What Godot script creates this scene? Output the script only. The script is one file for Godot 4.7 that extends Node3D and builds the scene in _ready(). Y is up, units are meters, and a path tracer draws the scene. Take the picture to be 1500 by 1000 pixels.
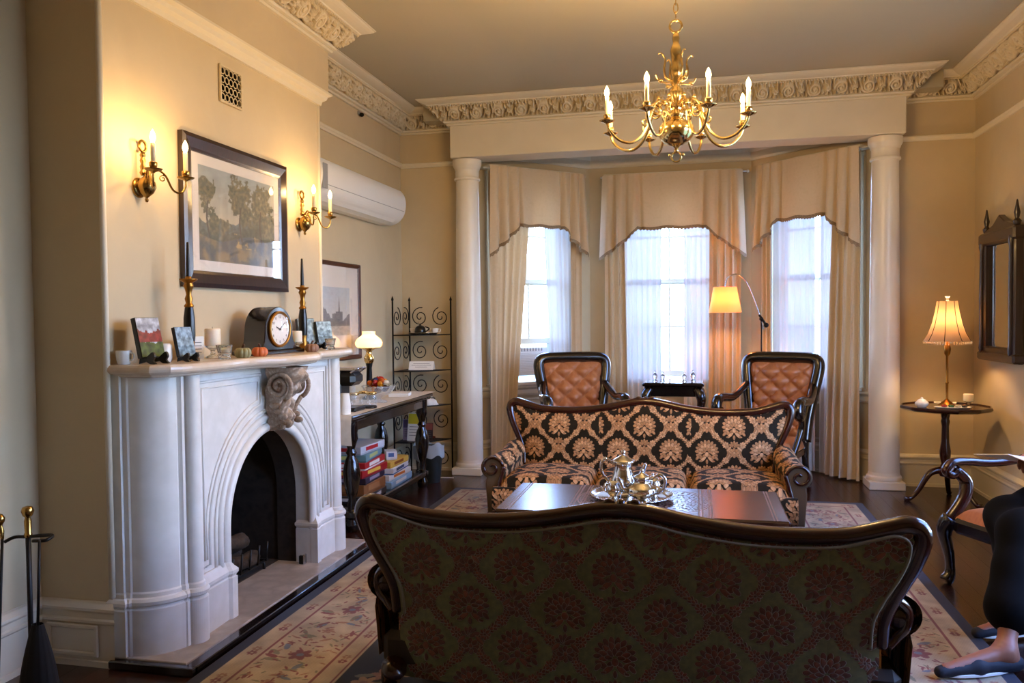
extends Node3D
# ---------------------------------------------------------------- builder state
var st: SurfaceTool
var T := Transform3D()
var sg := 0
var used := {}
var mt := {}

func beg() -> void:
	st = SurfaceTool.new()
	st.begin(Mesh.PRIMITIVE_TRIANGLES)
	T = Transform3D()
	smo()

func smo() -> void:
	sg += 1
	st.set_smooth_group(sg)

func flat() -> void:
	st.set_smooth_group(-1)

func vt(p: Vector3, uv: Vector2) -> void:
	st.set_uv(uv)
	st.add_vertex(T * p)

func tri(a: Vector3, b: Vector3, c: Vector3, ua := Vector2.ZERO, ub := Vector2.ZERO, uc := Vector2.ZERO) -> void:
	vt(a, ua)
	vt(c, uc)
	vt(b, ub)

func quad(a: Vector3, b: Vector3, c: Vector3, d: Vector3) -> void:
	tri(a, b, c)
	tri(a, c, d)

func oquad(a: Vector3, b: Vector3, c: Vector3, d: Vector3, o: Vector3) -> void:
	if (b - a).cross(d - a).dot((a + c) * 0.5 - o) < 0.0:
		quad(a, d, c, b)
	else:
		quad(a, b, c, d)

func done(called: String, m: Material, parent: Node = null) -> MeshInstance3D:
	st.generate_normals()
	st.index()
	var o := MeshInstance3D.new()
	o.mesh = st.commit()
	o.material_override = null
	o.mesh.surface_set_material(0, m)
	if parent == null:
		o.name = numbered(called)
		add_child(o)
	else:
		o.name = called
		parent.add_child(o, true)
	return o

func again(src: MeshInstance3D, parent: Node, xf: Transform3D, m: Material = null) -> MeshInstance3D:
	var o := MeshInstance3D.new()
	o.mesh = src.mesh
	o.name = String(src.name)
	o.transform = xf
	if m:
		o.set_surface_override_material(0, m)
	parent.add_child(o, true)
	return o

func numbered(n: String) -> String:
	if not used.has(n):
		used[n] = 0
		return n
	used[n] += 1
	return "%s_%03d" % [n, used[n]]

func tag(o: Node, label: String, category: String, group := "") -> Node:
	o.set_meta("label", label)
	o.set_meta("category", category)
	if group:
		o.set_meta("group", group)
	return o

func thing(called: String, label: String, category: String, at := Vector3.ZERO, turn := 0.0, group := "") -> Node3D:
	var o := Node3D.new()
	o.name = numbered(called)
	add_child(o)
	o.position = at
	o.rotation.y = turn
	tag(o, label, category, group)
	return o

func dup(src: Node3D, at: Vector3, turn: float, label := "") -> Node3D:
	var o: Node3D = src.duplicate()
	var n := String(src.name)
	if n.length() > 4 and n.right(3).is_valid_int():
		n = n.left(n.length() - 4)
	o.name = numbered(n)
	add_child(o)
	o.position = at
	o.rotation.y = turn
	if label:
		o.set_meta("label", label)
	return o

func struct(called: String, m: Material) -> MeshInstance3D:
	var o := done(called, m)
	o.set_meta("kind", "structure")
	return o

func frame(called: String, at := Vector3.ZERO, turn := 0.0) -> Node3D:
	var o := Node3D.new()
	o.name = numbered(called)
	add_child(o)
	o.position = at
	o.rotation.y = turn
	o.set_meta("kind", "structure")
	return o

# ---------------------------------------------------------------- shapes
func grid(f: Callable, nu: int, nv: int, su := 1.0, sv := 1.0) -> void:
	var p := PackedVector3Array()
	p.resize((nu + 1) * (nv + 1))
	for j in nv + 1:
		for i in nu + 1:
			p[j * (nu + 1) + i] = f.call(float(i) / nu, float(j) / nv)
	for j in nv:
		for i in nu:
			var k := j * (nu + 1) + i
			var u0 := su * i / nu
			var u1 := su * (i + 1) / nu
			var v0 := sv * (1.0 - float(j) / nv)
			var v1 := sv * (1.0 - float(j + 1) / nv)
			tri(p[k], p[k + 1], p[k + nu + 2], Vector2(u0, v0), Vector2(u1, v0), Vector2(u1, v1))
			tri(p[k], p[k + nu + 2], p[k + nu + 1], Vector2(u0, v0), Vector2(u1, v1), Vector2(u0, v1))

func box(c: Vector3, s: Vector3, bev := 0.0) -> void:
	flat()
	var h := s * 0.5
	bev = minf(bev, minf(h.x, minf(h.y, h.z)) * 0.9)
	for ax in 3:
		var u := (ax + 1) % 3
		var w := (ax + 2) % 3
		for sn in [-1.0, 1.0]:
			var q := []
			for k in [[-1, -1], [1, -1], [1, 1], [-1, 1]]:
				var p := Vector3.ZERO
				p[ax] = sn * h[ax]
				p[u] = k[0] * (h[u] - bev)
				p[w] = k[1] * (h[w] - bev)
				q.append(c + p)
			oquad(q[0], q[1], q[2], q[3], c)
		if bev > 0.0:
			for s1 in [-1.0, 1.0]:
				for s2 in [-1.0, 1.0]:
					var q := []
					for k in [[-1, 0], [1, 0], [1, 1], [-1, 1]]:
						var p := Vector3.ZERO
						p[ax] = k[0] * (h[ax] - bev)
						p[u] = s1 * (h[u] - (bev if k[1] == 1 else 0.0))
						p[w] = s2 * (h[w] - (bev if k[1] == 0 else 0.0))
						q.append(c + p)
					oquad(q[0], q[1], q[2], q[3], c)
	if bev > 0.0:
		for sx in [-1.0, 1.0]:
			for sy in [-1.0, 1.0]:
				for sz in [-1.0, 1.0]:
					var k := Vector3(sx, sy, sz)
					var a := c + k * (h - Vector3(0, bev, bev))
					var b := c + k * (h - Vector3(bev, 0, bev))
					var d := c + k * (h - Vector3(bev, bev, 0))
					if (b - a).cross(d - a).dot(k) < 0:
						tri(a, d, b)
					else:
						tri(a, b, d)

func soft(pr: Array) -> Array:
	var o := []
	for i in pr.size():
		var p: Vector2 = pr[i]
		if i > 0 and i < pr.size() - 1:
			var a: Vector2 = pr[i - 1] - p
			var b: Vector2 = pr[i + 1] - p
			if absf(a.angle_to(-b)) > 0.7:
				o.append(p + a.normalized() * minf(0.0015, a.length() * 0.3))
				o.append(p + b.normalized() * minf(0.0015, b.length() * 0.3))
				continue
		o.append(p)
	return o

# profile of Vector2(radius, height) from the bottom up
func lathe(pr: Array, n := 20, at := Vector3.ZERO, flute := 0.0, nf := 0) -> void:
	smo()
	var q := soft(pr)
	var m := q.size() - 1
	grid(func(u: float, v: float) -> Vector3:
		var k := int(roundf(v * m))
		var a := u * TAU
		var r: float = q[k].x * (1.0 + flute * (absf(cos(a * nf * 0.5)) - 0.6) if nf else 1.0)
		return at + Vector3(r * cos(a), q[k].y, -r * sin(a)), n, m)

func ball(at: Vector3, r: Vector3, nu := 14, nv := 9) -> void:
	smo()
	grid(func(u: float, v: float) -> Vector3:
		var a := u * TAU
		var e := (v - 0.5) * PI
		return at + Vector3(r.x * cos(e) * cos(a), r.y * sin(e), -r.z * cos(e) * sin(a)), nu, nv)

func spl(pts: Array, per := 6) -> Array:
	var o := []
	var n := pts.size()
	for i in n - 1:
		var p0 = pts[maxi(i - 1, 0)]
		var p3 = pts[mini(i + 2, n - 1)]
		for k in per:
			var t := float(k) / per
			if pts[i] is float:
				o.append(cubic_interpolate(pts[i], pts[i + 1], p0, p3, t))
			else:
				o.append(pts[i].cubic_interpolate(pts[i + 1], p0, p3, t))
	o.append(pts[n - 1])
	return o

# tube along points; r is a number or an array of numbers as long as the path
func tube(path: Array, r, n := 8, ell := 1.0, upv := Vector3.ZERO, closed := false) -> void:
	smo()
	var m := path.size()
	var ring := []
	var side := Vector3.ZERO
	for i in m:
		var d: Vector3
		if closed:
			d = path[(i + 1) % m] - path[(i + m - 1) % m]
		else:
			d = path[mini(i + 1, m - 1)] - path[maxi(i - 1, 0)]
		d = d.normalized()
		if d == Vector3.ZERO:
			d = Vector3.UP
		var s: Vector3
		if upv != Vector3.ZERO:
			s = d.cross(upv).normalized()
		else:
			if side == Vector3.ZERO:
				side = d.cross(Vector3.UP if absf(d.y) < 0.9 else Vector3.RIGHT).normalized()
			s = (side - d * side.dot(d)).normalized()
			side = s
		var w := s.cross(d).normalized()
		var rr: float = r[i] if r is Array else r
		var c := PackedVector3Array()
		for k in n:
			var a := TAU * k / n
			c.append(path[i] + s * cos(a) * rr + w * sin(a) * rr * ell)
		ring.append(c)
	for i in (m if closed else m - 1):
		var a: PackedVector3Array = ring[i]
		var b: PackedVector3Array = ring[(i + 1) % m]
		for k in n:
			var l := (k + 1) % n
			quad(a[k], b[k], b[l], a[l])
	if not closed:
		for e in [0, m - 1]:
			var c: PackedVector3Array = ring[e]
			for k in n:
				var l := (k + 1) % n
				if e == 0:
					tri(path[e], c[k], c[l])
				else:
					tri(path[e], c[l], c[k])

func area2(poly: Array) -> float:
	var s := 0.0
	for i in poly.size():
		var p: Vector2 = poly[i]
		var q: Vector2 = poly[(i + 1) % poly.size()]
		s += p.x * q.y - q.x * p.y
	return s * 0.5

func inset(poly: Array, d: float) -> Array:
	var o := []
	var n := poly.size()
	for i in n:
		var p: Vector2 = poly[i]
		var a: Vector2 = (p - poly[(i + n - 1) % n]).normalized()
		var b: Vector2 = (poly[(i + 1) % n] - p).normalized()
		var na := Vector2(a.y, -a.x)
		var nb := Vector2(b.y, -b.x)
		var mm := na + nb
		var l := mm.length_squared()
		mm = mm * (2.0 / l) if l > 0.4 else mm.normalized() * 1.6
		o.append(p - mm * d)
	return o

# outline in (x, z), stacked along y: prof holds Vector2(inset, y) from the bottom up
func plate(outline: Array, prof: Array, smooth_sides := false, caps := true) -> void:
	var poly := outline.duplicate()
	if area2(poly) < 0.0:
		poly.reverse()
	var rings := []
	for q in prof:
		var c := []
		for p in (inset(poly, q.x) if q.x != 0.0 else poly):
			c.append(Vector3(p.x, q.y, p.y))
		rings.append(c)
	if smooth_sides:
		smo()
	else:
		flat()
	var n := poly.size()
	for k in rings.size() - 1:
		for i in n:
			var j := (i + 1) % n
			quad(rings[k][i], rings[k + 1][i], rings[k + 1][j], rings[k][j])
	if caps:
		flat()
		for e in [0, rings.size() - 1]:
			var p2 := PackedVector2Array()
			for p in rings[e]:
				p2.append(Vector2(p.x, p.z))
			var ix := Geometry2D.triangulate_polygon(p2)
			for t in range(0, ix.size(), 3):
				var a: Vector3 = rings[e][ix[t]]
				var b: Vector3 = rings[e][ix[t + 1]]
				var c: Vector3 = rings[e][ix[t + 2]]
				var up := (b - a).cross(c - a).y > 0
				if up == (e != 0):
					tri(a, b, c)
				else:
					tri(a, c, b)

func slab(outline: Array, y0: float, y1: float, bev := 0.0) -> void:
	plate(outline, [Vector2(0, y0), Vector2(0, y1)] if bev <= 0 else [Vector2(bev, y0), Vector2(0, y0 + bev), Vector2(0, y1 - bev), Vector2(bev, y1)])

# an upright outline: (x, y) pulled out along +z from z0 to z1
func upright(outline: Array, z0: float, z1: float, bev := 0.0) -> void:
	var keep := T
	T = T * Transform3D(Basis(Vector3.RIGHT, Vector3(0, 0, 1), Vector3(0, -1, 0)), Vector3.ZERO)
	var o := []
	for p in outline:
		o.append(Vector2(p.x, -p.y))
	slab(o, z0, z1, bev)
	T = keep

# moulding: profile of Vector2(out, y) along a straight horizontal run with mitres
func run(a: Vector3, b: Vector3, prof: Array, ka := 0.0, kb := 0.0) -> void:
	var d := (b - a).normalized()
	var out := Vector3(d.z, 0, -d.x)
	var n := prof.size()
	var pa := []
	var pb := []
	for p in prof:
		pa.append(a + out * p.x + Vector3(0, p.y, 0) + d * (ka * p.x))
		pb.append(b + out * p.x + Vector3(0, p.y, 0) - d * (kb * p.x))
	flat()
	for i in n - 1:
		quad(pa[i], pb[i], pb[i + 1], pa[i + 1])
	var p2 := PackedVector2Array(prof)
	var ix := Geometry2D.triangulate_polygon(p2)
	for t in range(0, ix.size(), 3):
		for e in [pa, pb]:
			var x: Vector3 = e[ix[t]]
			var y: Vector3 = e[ix[t + 1]]
			var z: Vector3 = e[ix[t + 2]]
			if ((y - x).cross(z - x).dot(d) < 0) == (e == pa):
				tri(x, y, z)
			else:
				tri(x, z, y)

func arc(c: Vector2, r: float, a0: float, a1: float, n: int) -> Array:
	var o := []
	for i in n + 1:
		var a := deg_to_rad(lerpf(a0, a1, float(i) / n))
		o.append(c + Vector2(cos(a), sin(a)) * r)
	return o

func ring3(c: Vector3, r: float, ax: Vector3, n := 16) -> Array:
	var u := ax.cross(Vector3.UP if absf(ax.y) < 0.9 else Vector3.RIGHT).normalized()
	var w := ax.cross(u).normalized()
	var o := []
	for i in n:
		o.append(c + (u * cos(TAU * i / n) + w * sin(TAU * i / n)) * r)
	return o

func spiral(c: Vector3, r0: float, r1: float, a0: float, turns: float, u: Vector3, w: Vector3, n := 24) -> Array:
	var o := []
	for i in n + 1:
		var t := float(i) / n
		var a := a0 + turns * TAU * t
		var r := lerpf(r0, r1, t)
		o.append(c + u * cos(a) * r + w * sin(a) * r)
	return o

func xf(at: Vector3, turn := 0.0, tilt := 0.0, roll := 0.0) -> Transform3D:
	return Transform3D(Basis.from_euler(Vector3(tilt, turn, roll)), at)
# ---------------------------------------------------------------- materials
func M(key: String, c: Color, rough := 0.6, metal := 0.0, more := {}) -> StandardMaterial3D:
	if mt.has(key):
		return mt[key]
	var m := StandardMaterial3D.new()
	m.resource_name = key
	m.albedo_color = c
	m.roughness = rough
	m.metallic = metal
	for k in more:
		m.set(k, more[k])
	mt[key] = m
	return m

func noise_tex(sd: int, freq: float, stops: Array, size := 256, oct := 4, stretch := 1.0) -> ImageTexture:
	var fn := FastNoiseLite.new()
	fn.seed = sd
	fn.frequency = freq
	fn.noise_type = FastNoiseLite.TYPE_SIMPLEX_SMOOTH
	fn.fractal_octaves = oct
	var src := fn.get_seamless_image(size, int(size * stretch))
	if stretch != 1.0:
		src.resize(size, size)
	var im := Image.create(size, size, false, Image.FORMAT_RGB8)
	for y in size:
		for x in size:
			var t := src.get_pixel(x, y).r * (stops.size() - 1)
			var i := mini(int(t), stops.size() - 2)
			im.set_pixel(x, y, stops[i].lerp(stops[i + 1], t - i))
	return ImageTexture.create_from_image(im)

func grain_tex(sd: int, lo: Color, hi: Color) -> ImageTexture:
	var fn := FastNoiseLite.new()
	fn.seed = sd
	fn.frequency = 0.02
	fn.fractal_octaves = 4
	var size := 256
	var im := Image.create(size, size, false, Image.FORMAT_RGB8)
	for y in size:
		for x in size:
			var wv := fn.get_noise_2d(x * 3.0, y * 0.16)
			var fine := fn.get_noise_2d(x * 14.0 + 400, y * 0.5)
			im.set_pixel(x, y, lo.lerp(hi, clampf(0.5 + wv * 0.75 + fine * 0.35, 0, 1)))
	return ImageTexture.create_from_image(im)

func tri_mat(key: String, tex: Texture2D, scale: float, rough: float, more := {}) -> StandardMaterial3D:
	var m := M(key, Color.WHITE, rough, 0.0, more)
	m.albedo_texture = tex
	m.uv1_triplanar = true
	m.uv1_scale = Vector3.ONE * scale
	return m

# stamps on a plain field of numbers
var SW := 0
var SH := 0
var SB := PackedFloat32Array()
var SC := PackedByteArray()

func field(w: int, h: int) -> void:
	SW = w
	SH = h
	SB.resize(w * h)
	SB.fill(0.0)
	SC.resize(w * h)
	SC.fill(0)

# an ellipse with a low rim, so that overlapping petals keep their outlines
func ell(cx: float, cy: float, rx: float, ry: float, ang := 0.0, val := 1.0, tone := 1, rim := 0.78) -> void:
	var r := maxf(rx, ry)
	var ca := cos(ang)
	var sa := sin(ang)
	for y in range(int(floor(cy - r)), int(ceil(cy + r)) + 1):
		for x in range(int(floor(cx - r)), int(ceil(cx + r)) + 1):
			var dx := x - cx
			var dy := y - cy
			var p := (dx * ca + dy * sa) / rx
			var q := (-dx * sa + dy * ca) / ry
			var d := p * p + q * q
			if d < 1.0:
				var k := posmod(y, SH) * SW + posmod(x, SW)
				if d < rim:
					SB[k] = val * (1.0 - 0.35 * d)
					SC[k] = tone
				else:
					SB[k] = minf(SB[k], 0.25)
					SC[k] = SC[k] if SC[k] else 0

func fan(cx: float, cy: float, dist: float, rx: float, ry: float, a0: float, a1: float, n: int, tone := 1, val := 1.0) -> void:
	for i in n:
		var a := deg_to_rad(lerpf(a0, a1, float(i) / maxi(n - 1, 1)))
		ell(cx + cos(a) * dist, cy + sin(a) * dist, rx, ry, a, val, tone)

func rosette(cx: float, cy: float, r: float, n: int, tone := 1, mid := 2) -> void:
	fan(cx, cy, r * 0.6, r * 0.42, r * 0.3, 0, 360.0 - 360.0 / n, n, tone)
	ell(cx, cy, r * 0.26, r * 0.26, 0, 1.0, mid)

func damask() -> void:
	field(512, 464)
	var c := Vector2.ZERO
	for sx in [-1.0, 1.0]:
		for i in 28:
			var y := -232.0 + 464.0 * (i + 0.5) / 28.0
			var x: float = sx * (128.0 + 86.0 * cos(TAU * y / 464.0))
			var slope: float = atan2(464.0 / 28.0, -sx * 86.0 * TAU / 28.0 * sin(TAU * y / 464.0))
			ell(x + 14, y, 20, 8, slope + 0.75, 0.85, 1)
			ell(x - 14, y, 20, 8, slope - 0.75, 0.85, 1)
			ell(x, y, 13, 10, slope, 1.0, 2)
		for y in [-160.0, -72.0, 72.0, 160.0]:
			rosette(sx * (128.0 + 86.0 * cos(TAU * y / 464.0)), y, 34, 8, 2, 1)
	for q in [Vector2(0, 0), Vector2(256, 232)]:
		c = q
		rosette(c.x, c.y + 232, 50, 8, 1, 2)
		fan(c.x, c.y + 176, 26, 36, 15, 205, 335, 5, 1)
		for sx in [-1.0, 1.0]:
			ell(c.x + sx * 50, c.y + 196, 34, 13, sx * 0.8, 0.9, 2)
		var k := 1.06
		fan(c.x, c.y - 6, 80 * k, 30 * k, 16 * k, 180, 360, 10, 1)
		fan(c.x, c.y - 4, 55 * k, 27 * k, 15 * k, 168, 372, 8, 2)
		fan(c.x, c.y - 2, 30 * k, 22 * k, 13 * k, 180, 360, 5, 1)
		for sx in [-1.0, 1.0]:
			ell(c.x + sx * 62 * k, c.y + 40 * k, 44 * k, 20 * k, sx * -0.5, 1.0, 1)
			ell(c.x + sx * 84 * k, c.y + 52 * k, 26 * k, 14 * k, sx * 0.9, 0.9, 1)
			ell(c.x + sx * 34 * k, c.y + 62 * k, 40 * k, 15 * k, sx * 0.75, 1.0, 2)
			ell(c.x + sx * 20 * k, c.y + 28 * k, 24 * k, 13 * k, sx * 0.5, 0.9, 1)
			ell(c.x + sx * 58 * k, c.y + 78 * k, 16 * k, 8 * k, sx * 0.3, 0.9, 1)
		ell(c.x, c.y + 20 * k, 19 * k, 24 * k, 0, 1.0, 2)
		ell(c.x, c.y + 84 * k, 12 * k, 24 * k, 0, 1.0, 1)

# colours: ground, then one for each tone; returns [colour, height]
func field_tex(cols: Array, weave := 0.0) -> Array:
	var fn := FastNoiseLite.new()
	fn.seed = 5
	fn.frequency = 0.02
	var a := Image.create(SW, SH, false, Image.FORMAT_RGB8)
	var h := Image.create(SW, SH, false, Image.FORMAT_RGB8)
	for y in SH:
		for x in SW:
			var k := y * SW + x
			var c: Color = cols[0].lerp(cols[SC[k]], clampf(SB[k] * 1.25, 0, 1)) if SC[k] else cols[0]
			var j := 1.0 + 0.22 * fn.get_noise_2d(x, y) + weave * (((x + y * 3) % 5) / 4.0 - 0.5)
			a.set_pixel(x, y, Color(c.r * j, c.g * j, c.b * j))
			var v := clampf(SB[k] + weave * 0.3 * ((x % 3) / 2.0), 0, 1)
			h.set_pixel(x, y, Color(v, v, v))
	return [ImageTexture.create_from_image(a), ImageTexture.create_from_image(h)]

func make_materials() -> void:
	# paint
	var wall_t := noise_tex(3, 0.012, [Color(.745, .675, .55), Color(.77, .70, .57), Color(.755, .685, .56)], 256, 5)
	tri_mat("wall", wall_t, 0.5, 0.62, {"uv1_world_triplanar": true})
	var trim_t := noise_tex(7, 0.02, [Color(.82, .78, .69), Color(.85, .81, .72)], 128)
	tri_mat("trim", trim_t, 0.8, 0.45, {"uv1_world_triplanar": true})
	tri_mat("ceiling", noise_tex(9, 0.008, [Color(.66, .63, .54), Color(.69, .655, .565)], 128), 0.3, 0.8, {"uv1_world_triplanar": true})
	tri_mat("plaster", noise_tex(17, 0.03, [Color(.84, .79, .69), Color(.80, .74, .63), Color(.86, .82, .73)], 128), 2.0, 0.6, {"uv1_world_triplanar": true})
	tri_mat("column", noise_tex(21, 0.02, [Color(.86, .83, .77), Color(.88, .855, .80)], 128), 1.0, 0.32, {"uv1_world_triplanar": true})
	tri_mat("mantel", noise_tex(11, 0.015, [Color(.87, .86, .84), Color(.83, .82, .79), Color(.89, .88, .86)], 256, 5), 1.2, 0.3, {"uv1_world_triplanar": true})
	tri_mat("shelf_marble", noise_tex(12, 0.012, [Color(.86, .80, .72), Color(.81, .73, .63), Color(.88, .83, .76)], 256, 5), 1.4, 0.22, {"uv1_world_triplanar": true})
	tri_mat("hearth", noise_tex(13, 0.014, [Color(.74, .70, .66), Color(.60, .56, .52), Color(.78, .74, .70)], 256, 6), 1.0, 0.35, {"uv1_world_triplanar": true})
	tri_mat("corbel", noise_tex(14, 0.03, [Color(.80, .75, .68), Color(.55, .46, .38), Color(.82, .77, .70)], 256, 5), 4.0, 0.4)
	# woods
	tri_mat("floor_a", grain_tex(31, Color(.115, .048, .030), Color(.215, .095, .056)), 0.8, 0.24, {"clearcoat_enabled": true, "clearcoat": 0.2, "clearcoat_roughness": 0.2, "uv1_world_triplanar": true})
	tri_mat("floor_b", grain_tex(32, Color(.13, .056, .035), Color(.245, .11, .066)), 0.8, 0.27, {"clearcoat_enabled": true, "clearcoat": 0.2, "clearcoat_roughness": 0.22, "uv1_world_triplanar": true})
	tri_mat("floor_c", grain_tex(33, Color(.095, .040, .026), Color(.185, .08, .047)), 0.8, 0.25, {"clearcoat_enabled": true, "clearcoat": 0.2, "clearcoat_roughness": 0.2, "uv1_world_triplanar": true})
	tri_mat("mahogany", grain_tex(34, Color(.105, .030, .018), Color(.24, .075, .038)), 2.0, 0.22, {"clearcoat_enabled": true, "clearcoat": 0.6, "clearcoat_roughness": 0.08})
	tri_mat("ebony", grain_tex(35, Color(.035, .018, .016), Color(.075, .034, .028)), 2.5, 0.2, {"clearcoat_enabled": true, "clearcoat": 0.7, "clearcoat_roughness": 0.06})
	tri_mat("frame_wood", grain_tex(36, Color(.10, .055, .05), Color(.19, .10, .085)), 3.0, 0.3, {"clearcoat_enabled": true, "clearcoat": 0.5, "clearcoat_roughness": 0.12})
	tri_mat("brown_wood", grain_tex(37, Color(.20, .10, .05), Color(.34, .18, .095)), 3.0, 0.4)
	tri_mat("log_bark", noise_tex(38, 0.05, [Color(.10, .07, .045), Color(.26, .19, .12), Color(.16, .12, .08)], 128), 6.0, 0.9)
	# metals
	M("brass", Color(.87, .75, .50), 0.15, 1.0)
	M("bronze", Color(.66, .53, .30), 0.24, 1.0)
	M("old_gold", Color(.62, .44, .20), 0.35, 1.0)
	M("silver", Color(.86, .85, .83), 0.12, 1.0)
	M("iron", Color(.055, .052, .055), 0.45, 0.6)
	M("dark_iron", Color(.035, .033, .034), 0.5, 0.3)
	M("chrome", Color(.75, .75, .77), 0.18, 1.0)
	M("mirror", Color(.86, .87, .86), 0.02, 1.0)
	# cloth and leather
	tri_mat("drape", noise_tex(41, 0.04, [Color(.80, .72, .60), Color(.825, .745, .63), Color(.81, .73, .61)], 128, 5), 3.0, 0.75, {"rim_enabled": true, "rim": 0.3, "backlight_enabled": true, "backlight": Color(.46, .40, .32)})
	M("sheer", Color(.84, .84, .82, .985), 0.85, 0.0, {"transparency": BaseMaterial3D.TRANSPARENCY_ALPHA, "backlight_enabled": true, "backlight": Color(.46, .46, .46)})
	tri_mat("fringe", noise_tex(43, 0.08, [Color(.45, .38, .30), Color(.66, .56, .44)], 128), 6.0, 0.8)
	tri_mat("tan_leather", noise_tex(44, 0.05, [Color(.62, .375, .22), Color(.70, .45, .275), Color(.65, .40, .24)], 128), 4.0, 0.42)
	tri_mat("runner", noise_tex(45, 0.03, [Color(.80, .77, .72), Color(.86, .83, .79)], 128), 4.0, 0.85)
	M("black_cloth", Color(.035, .035, .045), 0.9)
	M("navy", Color(.045, .055, .11), 0.7)
	# glass and light
	M("pane", Color(.95, .97, 1.0, .06), 0.02, 0.0, {"transparency": BaseMaterial3D.TRANSPARENCY_ALPHA})
	M("picture_glass", Color(1, 1, 1, .03), 0.02, 0.0, {"transparency": BaseMaterial3D.TRANSPARENCY_ALPHA})
	M("glass", Color(.96, .98, .98, .05), 0.03, 0.0, {"refraction_enabled": true, "refraction_scale": 0.05})
	M("thin_glass", Color(.92, .95, .96, .14), 0.04, 0.0, {"transparency": BaseMaterial3D.TRANSPARENCY_ALPHA})
	M("bulb", Color(1, .93, .8), 0.3, 0.0, {"emission_enabled": true, "emission": Color(1.0, .84, .56), "emission_energy_multiplier": 9.0})
	M("lamp_cream", Color(.93, .84, .66), 0.8, 0.0, {"backlight_enabled": true, "backlight": Color(1.0, .86, .62)})
	M("lamp_peach", Color(.95, .68, .45), 0.8, 0.0, {"backlight_enabled": true, "backlight": Color(.60, .42, .27)})
	M("lamp_panel", Color(.74, .58, .44), 0.8, 0.0, {"backlight_enabled": true, "backlight": Color(.40, .31, .22)})
	M("milk_glass", Color(.97, .95, .88), 0.15, 0.0, {"backlight_enabled": true, "backlight": Color(.8, .7, .52)})
	# plain
	M("white_plastic", Color(.86, .86, .85), 0.3)
	M("grey_plastic", Color(.55, .56, .57), 0.4)
	M("black_plastic", Color(.03, .03, .032), 0.3)
	M("wax", Color(.93, .88, .78), 0.5, 0.0, {"subsurf_scatter_enabled": true, "subsurf_scatter_strength": 0.3})
	M("candle_sleeve", Color(.93, .86, .70), 0.5)
	M("black_wax", Color(.03, .03, .04), 0.35)
	M("white_ceramic", Color(.90, .89, .86), 0.18)
	M("paper", Color(.90, .89, .86), 0.85)
	M("damask_plain", Color(.34, .26, .16), 0.75)
	M("damask_uvless", Color(.16, .11, .065), 0.7)
	M("mat_board", Color(.84, .81, .77), 0.9)
	tri_mat("soot_vent_shade", noise_tex(51, 0.03, [Color(.15, .13, .115), Color(.22, .185, .16), Color(.12, .11, .10)], 128, 5), 2.0, 0.95)  # sooty for the firebox; on the vent plates the dark stands for shade
	M("backing_card", Color(.30, .25, .20), 0.9)
	M("gimp", Color(.50, .48, .42), 0.7)
	M("liner", Color(.80, .84, .86, .55), 0.5, 0.0, {"transparency": BaseMaterial3D.TRANSPARENCY_ALPHA})
	M("bin", Color(.06, .09, .09), 0.5)
	damask()
	var da := field_tex([Color(.125, .095, .042), Color(.66, .48, .32), Color(.76, .58, .41)], 0.25)
	var m := M("damask", Color.WHITE, 0.75, 0.0, {"metallic_specular": 0.25, "rim_enabled": true, "rim": 0.1, "heightmap_enabled": true, "heightmap_scale": 0.35})
	m.albedo_texture = da[0]
	m.heightmap_texture = da[1]
	da = field_tex([Color(.42, .43, .27), Color(.37, .17, .09), Color(.46, .23, .13)], 0.25)  # same cloth as the front, its look away from the light put in colour
	m = M("damask_back_shaded", Color.WHITE, 0.36, 0.0, {"rim_enabled": true, "rim": 1.0, "heightmap_enabled": true, "heightmap_scale": 0.8})
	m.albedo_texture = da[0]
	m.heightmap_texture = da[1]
# ---------------------------------------------------------------- the room
const XL := -2.835
const XR := 2.32
const ZB := -7.56
const ZR := 2.4
const H := 3.505
const XB := -2.47
const Z1 := -2.985
const Z2 := -5.03
const RAIL := 3.02
const CROWN := 3.31
const BAY := [Vector3(-2.16, 0, -7.62), Vector3(-1.10, 0, -8.65), Vector3(0.57, 0, -8.65), Vector3(1.63, 0, -7.62)]

func _ready() -> void:
	setup_view()
	make_materials()
	room_shell()
	mouldings()
	bay_windows()
	chimney()
	columns()
	furniture()
	small_things()
	figure()

func setup_view() -> void:
	var cam := Camera3D.new()
	cam.name = "camera"
	cam.fov = rad_to_deg(2.0 * atan(500.0 / 1178.3))
	cam.position = Vector3(0, 1.5, 0)
	cam.rotation = Vector3(-0.0302, 0.2238, -0.0098)
	cam.near = 0.05
	cam.far = 200.0
	cam.current = true
	add_child(cam)
	var e := Environment.new()
	e.background_mode = Environment.BG_SKY
	var sky := Sky.new()
	var ps := ProceduralSkyMaterial.new()
	ps.sky_top_color = Color(.44, .61, .95)
	ps.sky_horizon_color = Color(.79, .89, 1.0)
	ps.ground_bottom_color = Color(.40, .43, .42)
	ps.ground_horizon_color = Color(.62, .68, .70)
	ps.sky_curve = 0.2
	ps.energy_multiplier = 21.0
	sky.sky_material = ps
	e.sky = sky
	e.tonemap_mode = Environment.TONE_MAPPER_LINEAR
	e.tonemap_exposure = 1.4
	e.sdfgi_enabled = true
	e.ssao_enabled = true
	e.ssil_enabled = true
	var we := WorldEnvironment.new()
	we.name = "world_environment"
	we.environment = e
	add_child(we)

func lamp_light(parent: Node3D, at: Vector3, col: Color, energy: float, size := 0.02) -> void:
	var l := OmniLight3D.new()
	l.name = "light"
	l.light_color = col
	l.light_energy = energy
	l.light_size = size
	l.omni_range = 14.0
	l.omni_attenuation = 2.0
	l.shadow_enabled = true
	parent.add_child(l, true)
	l.position = at

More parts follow.
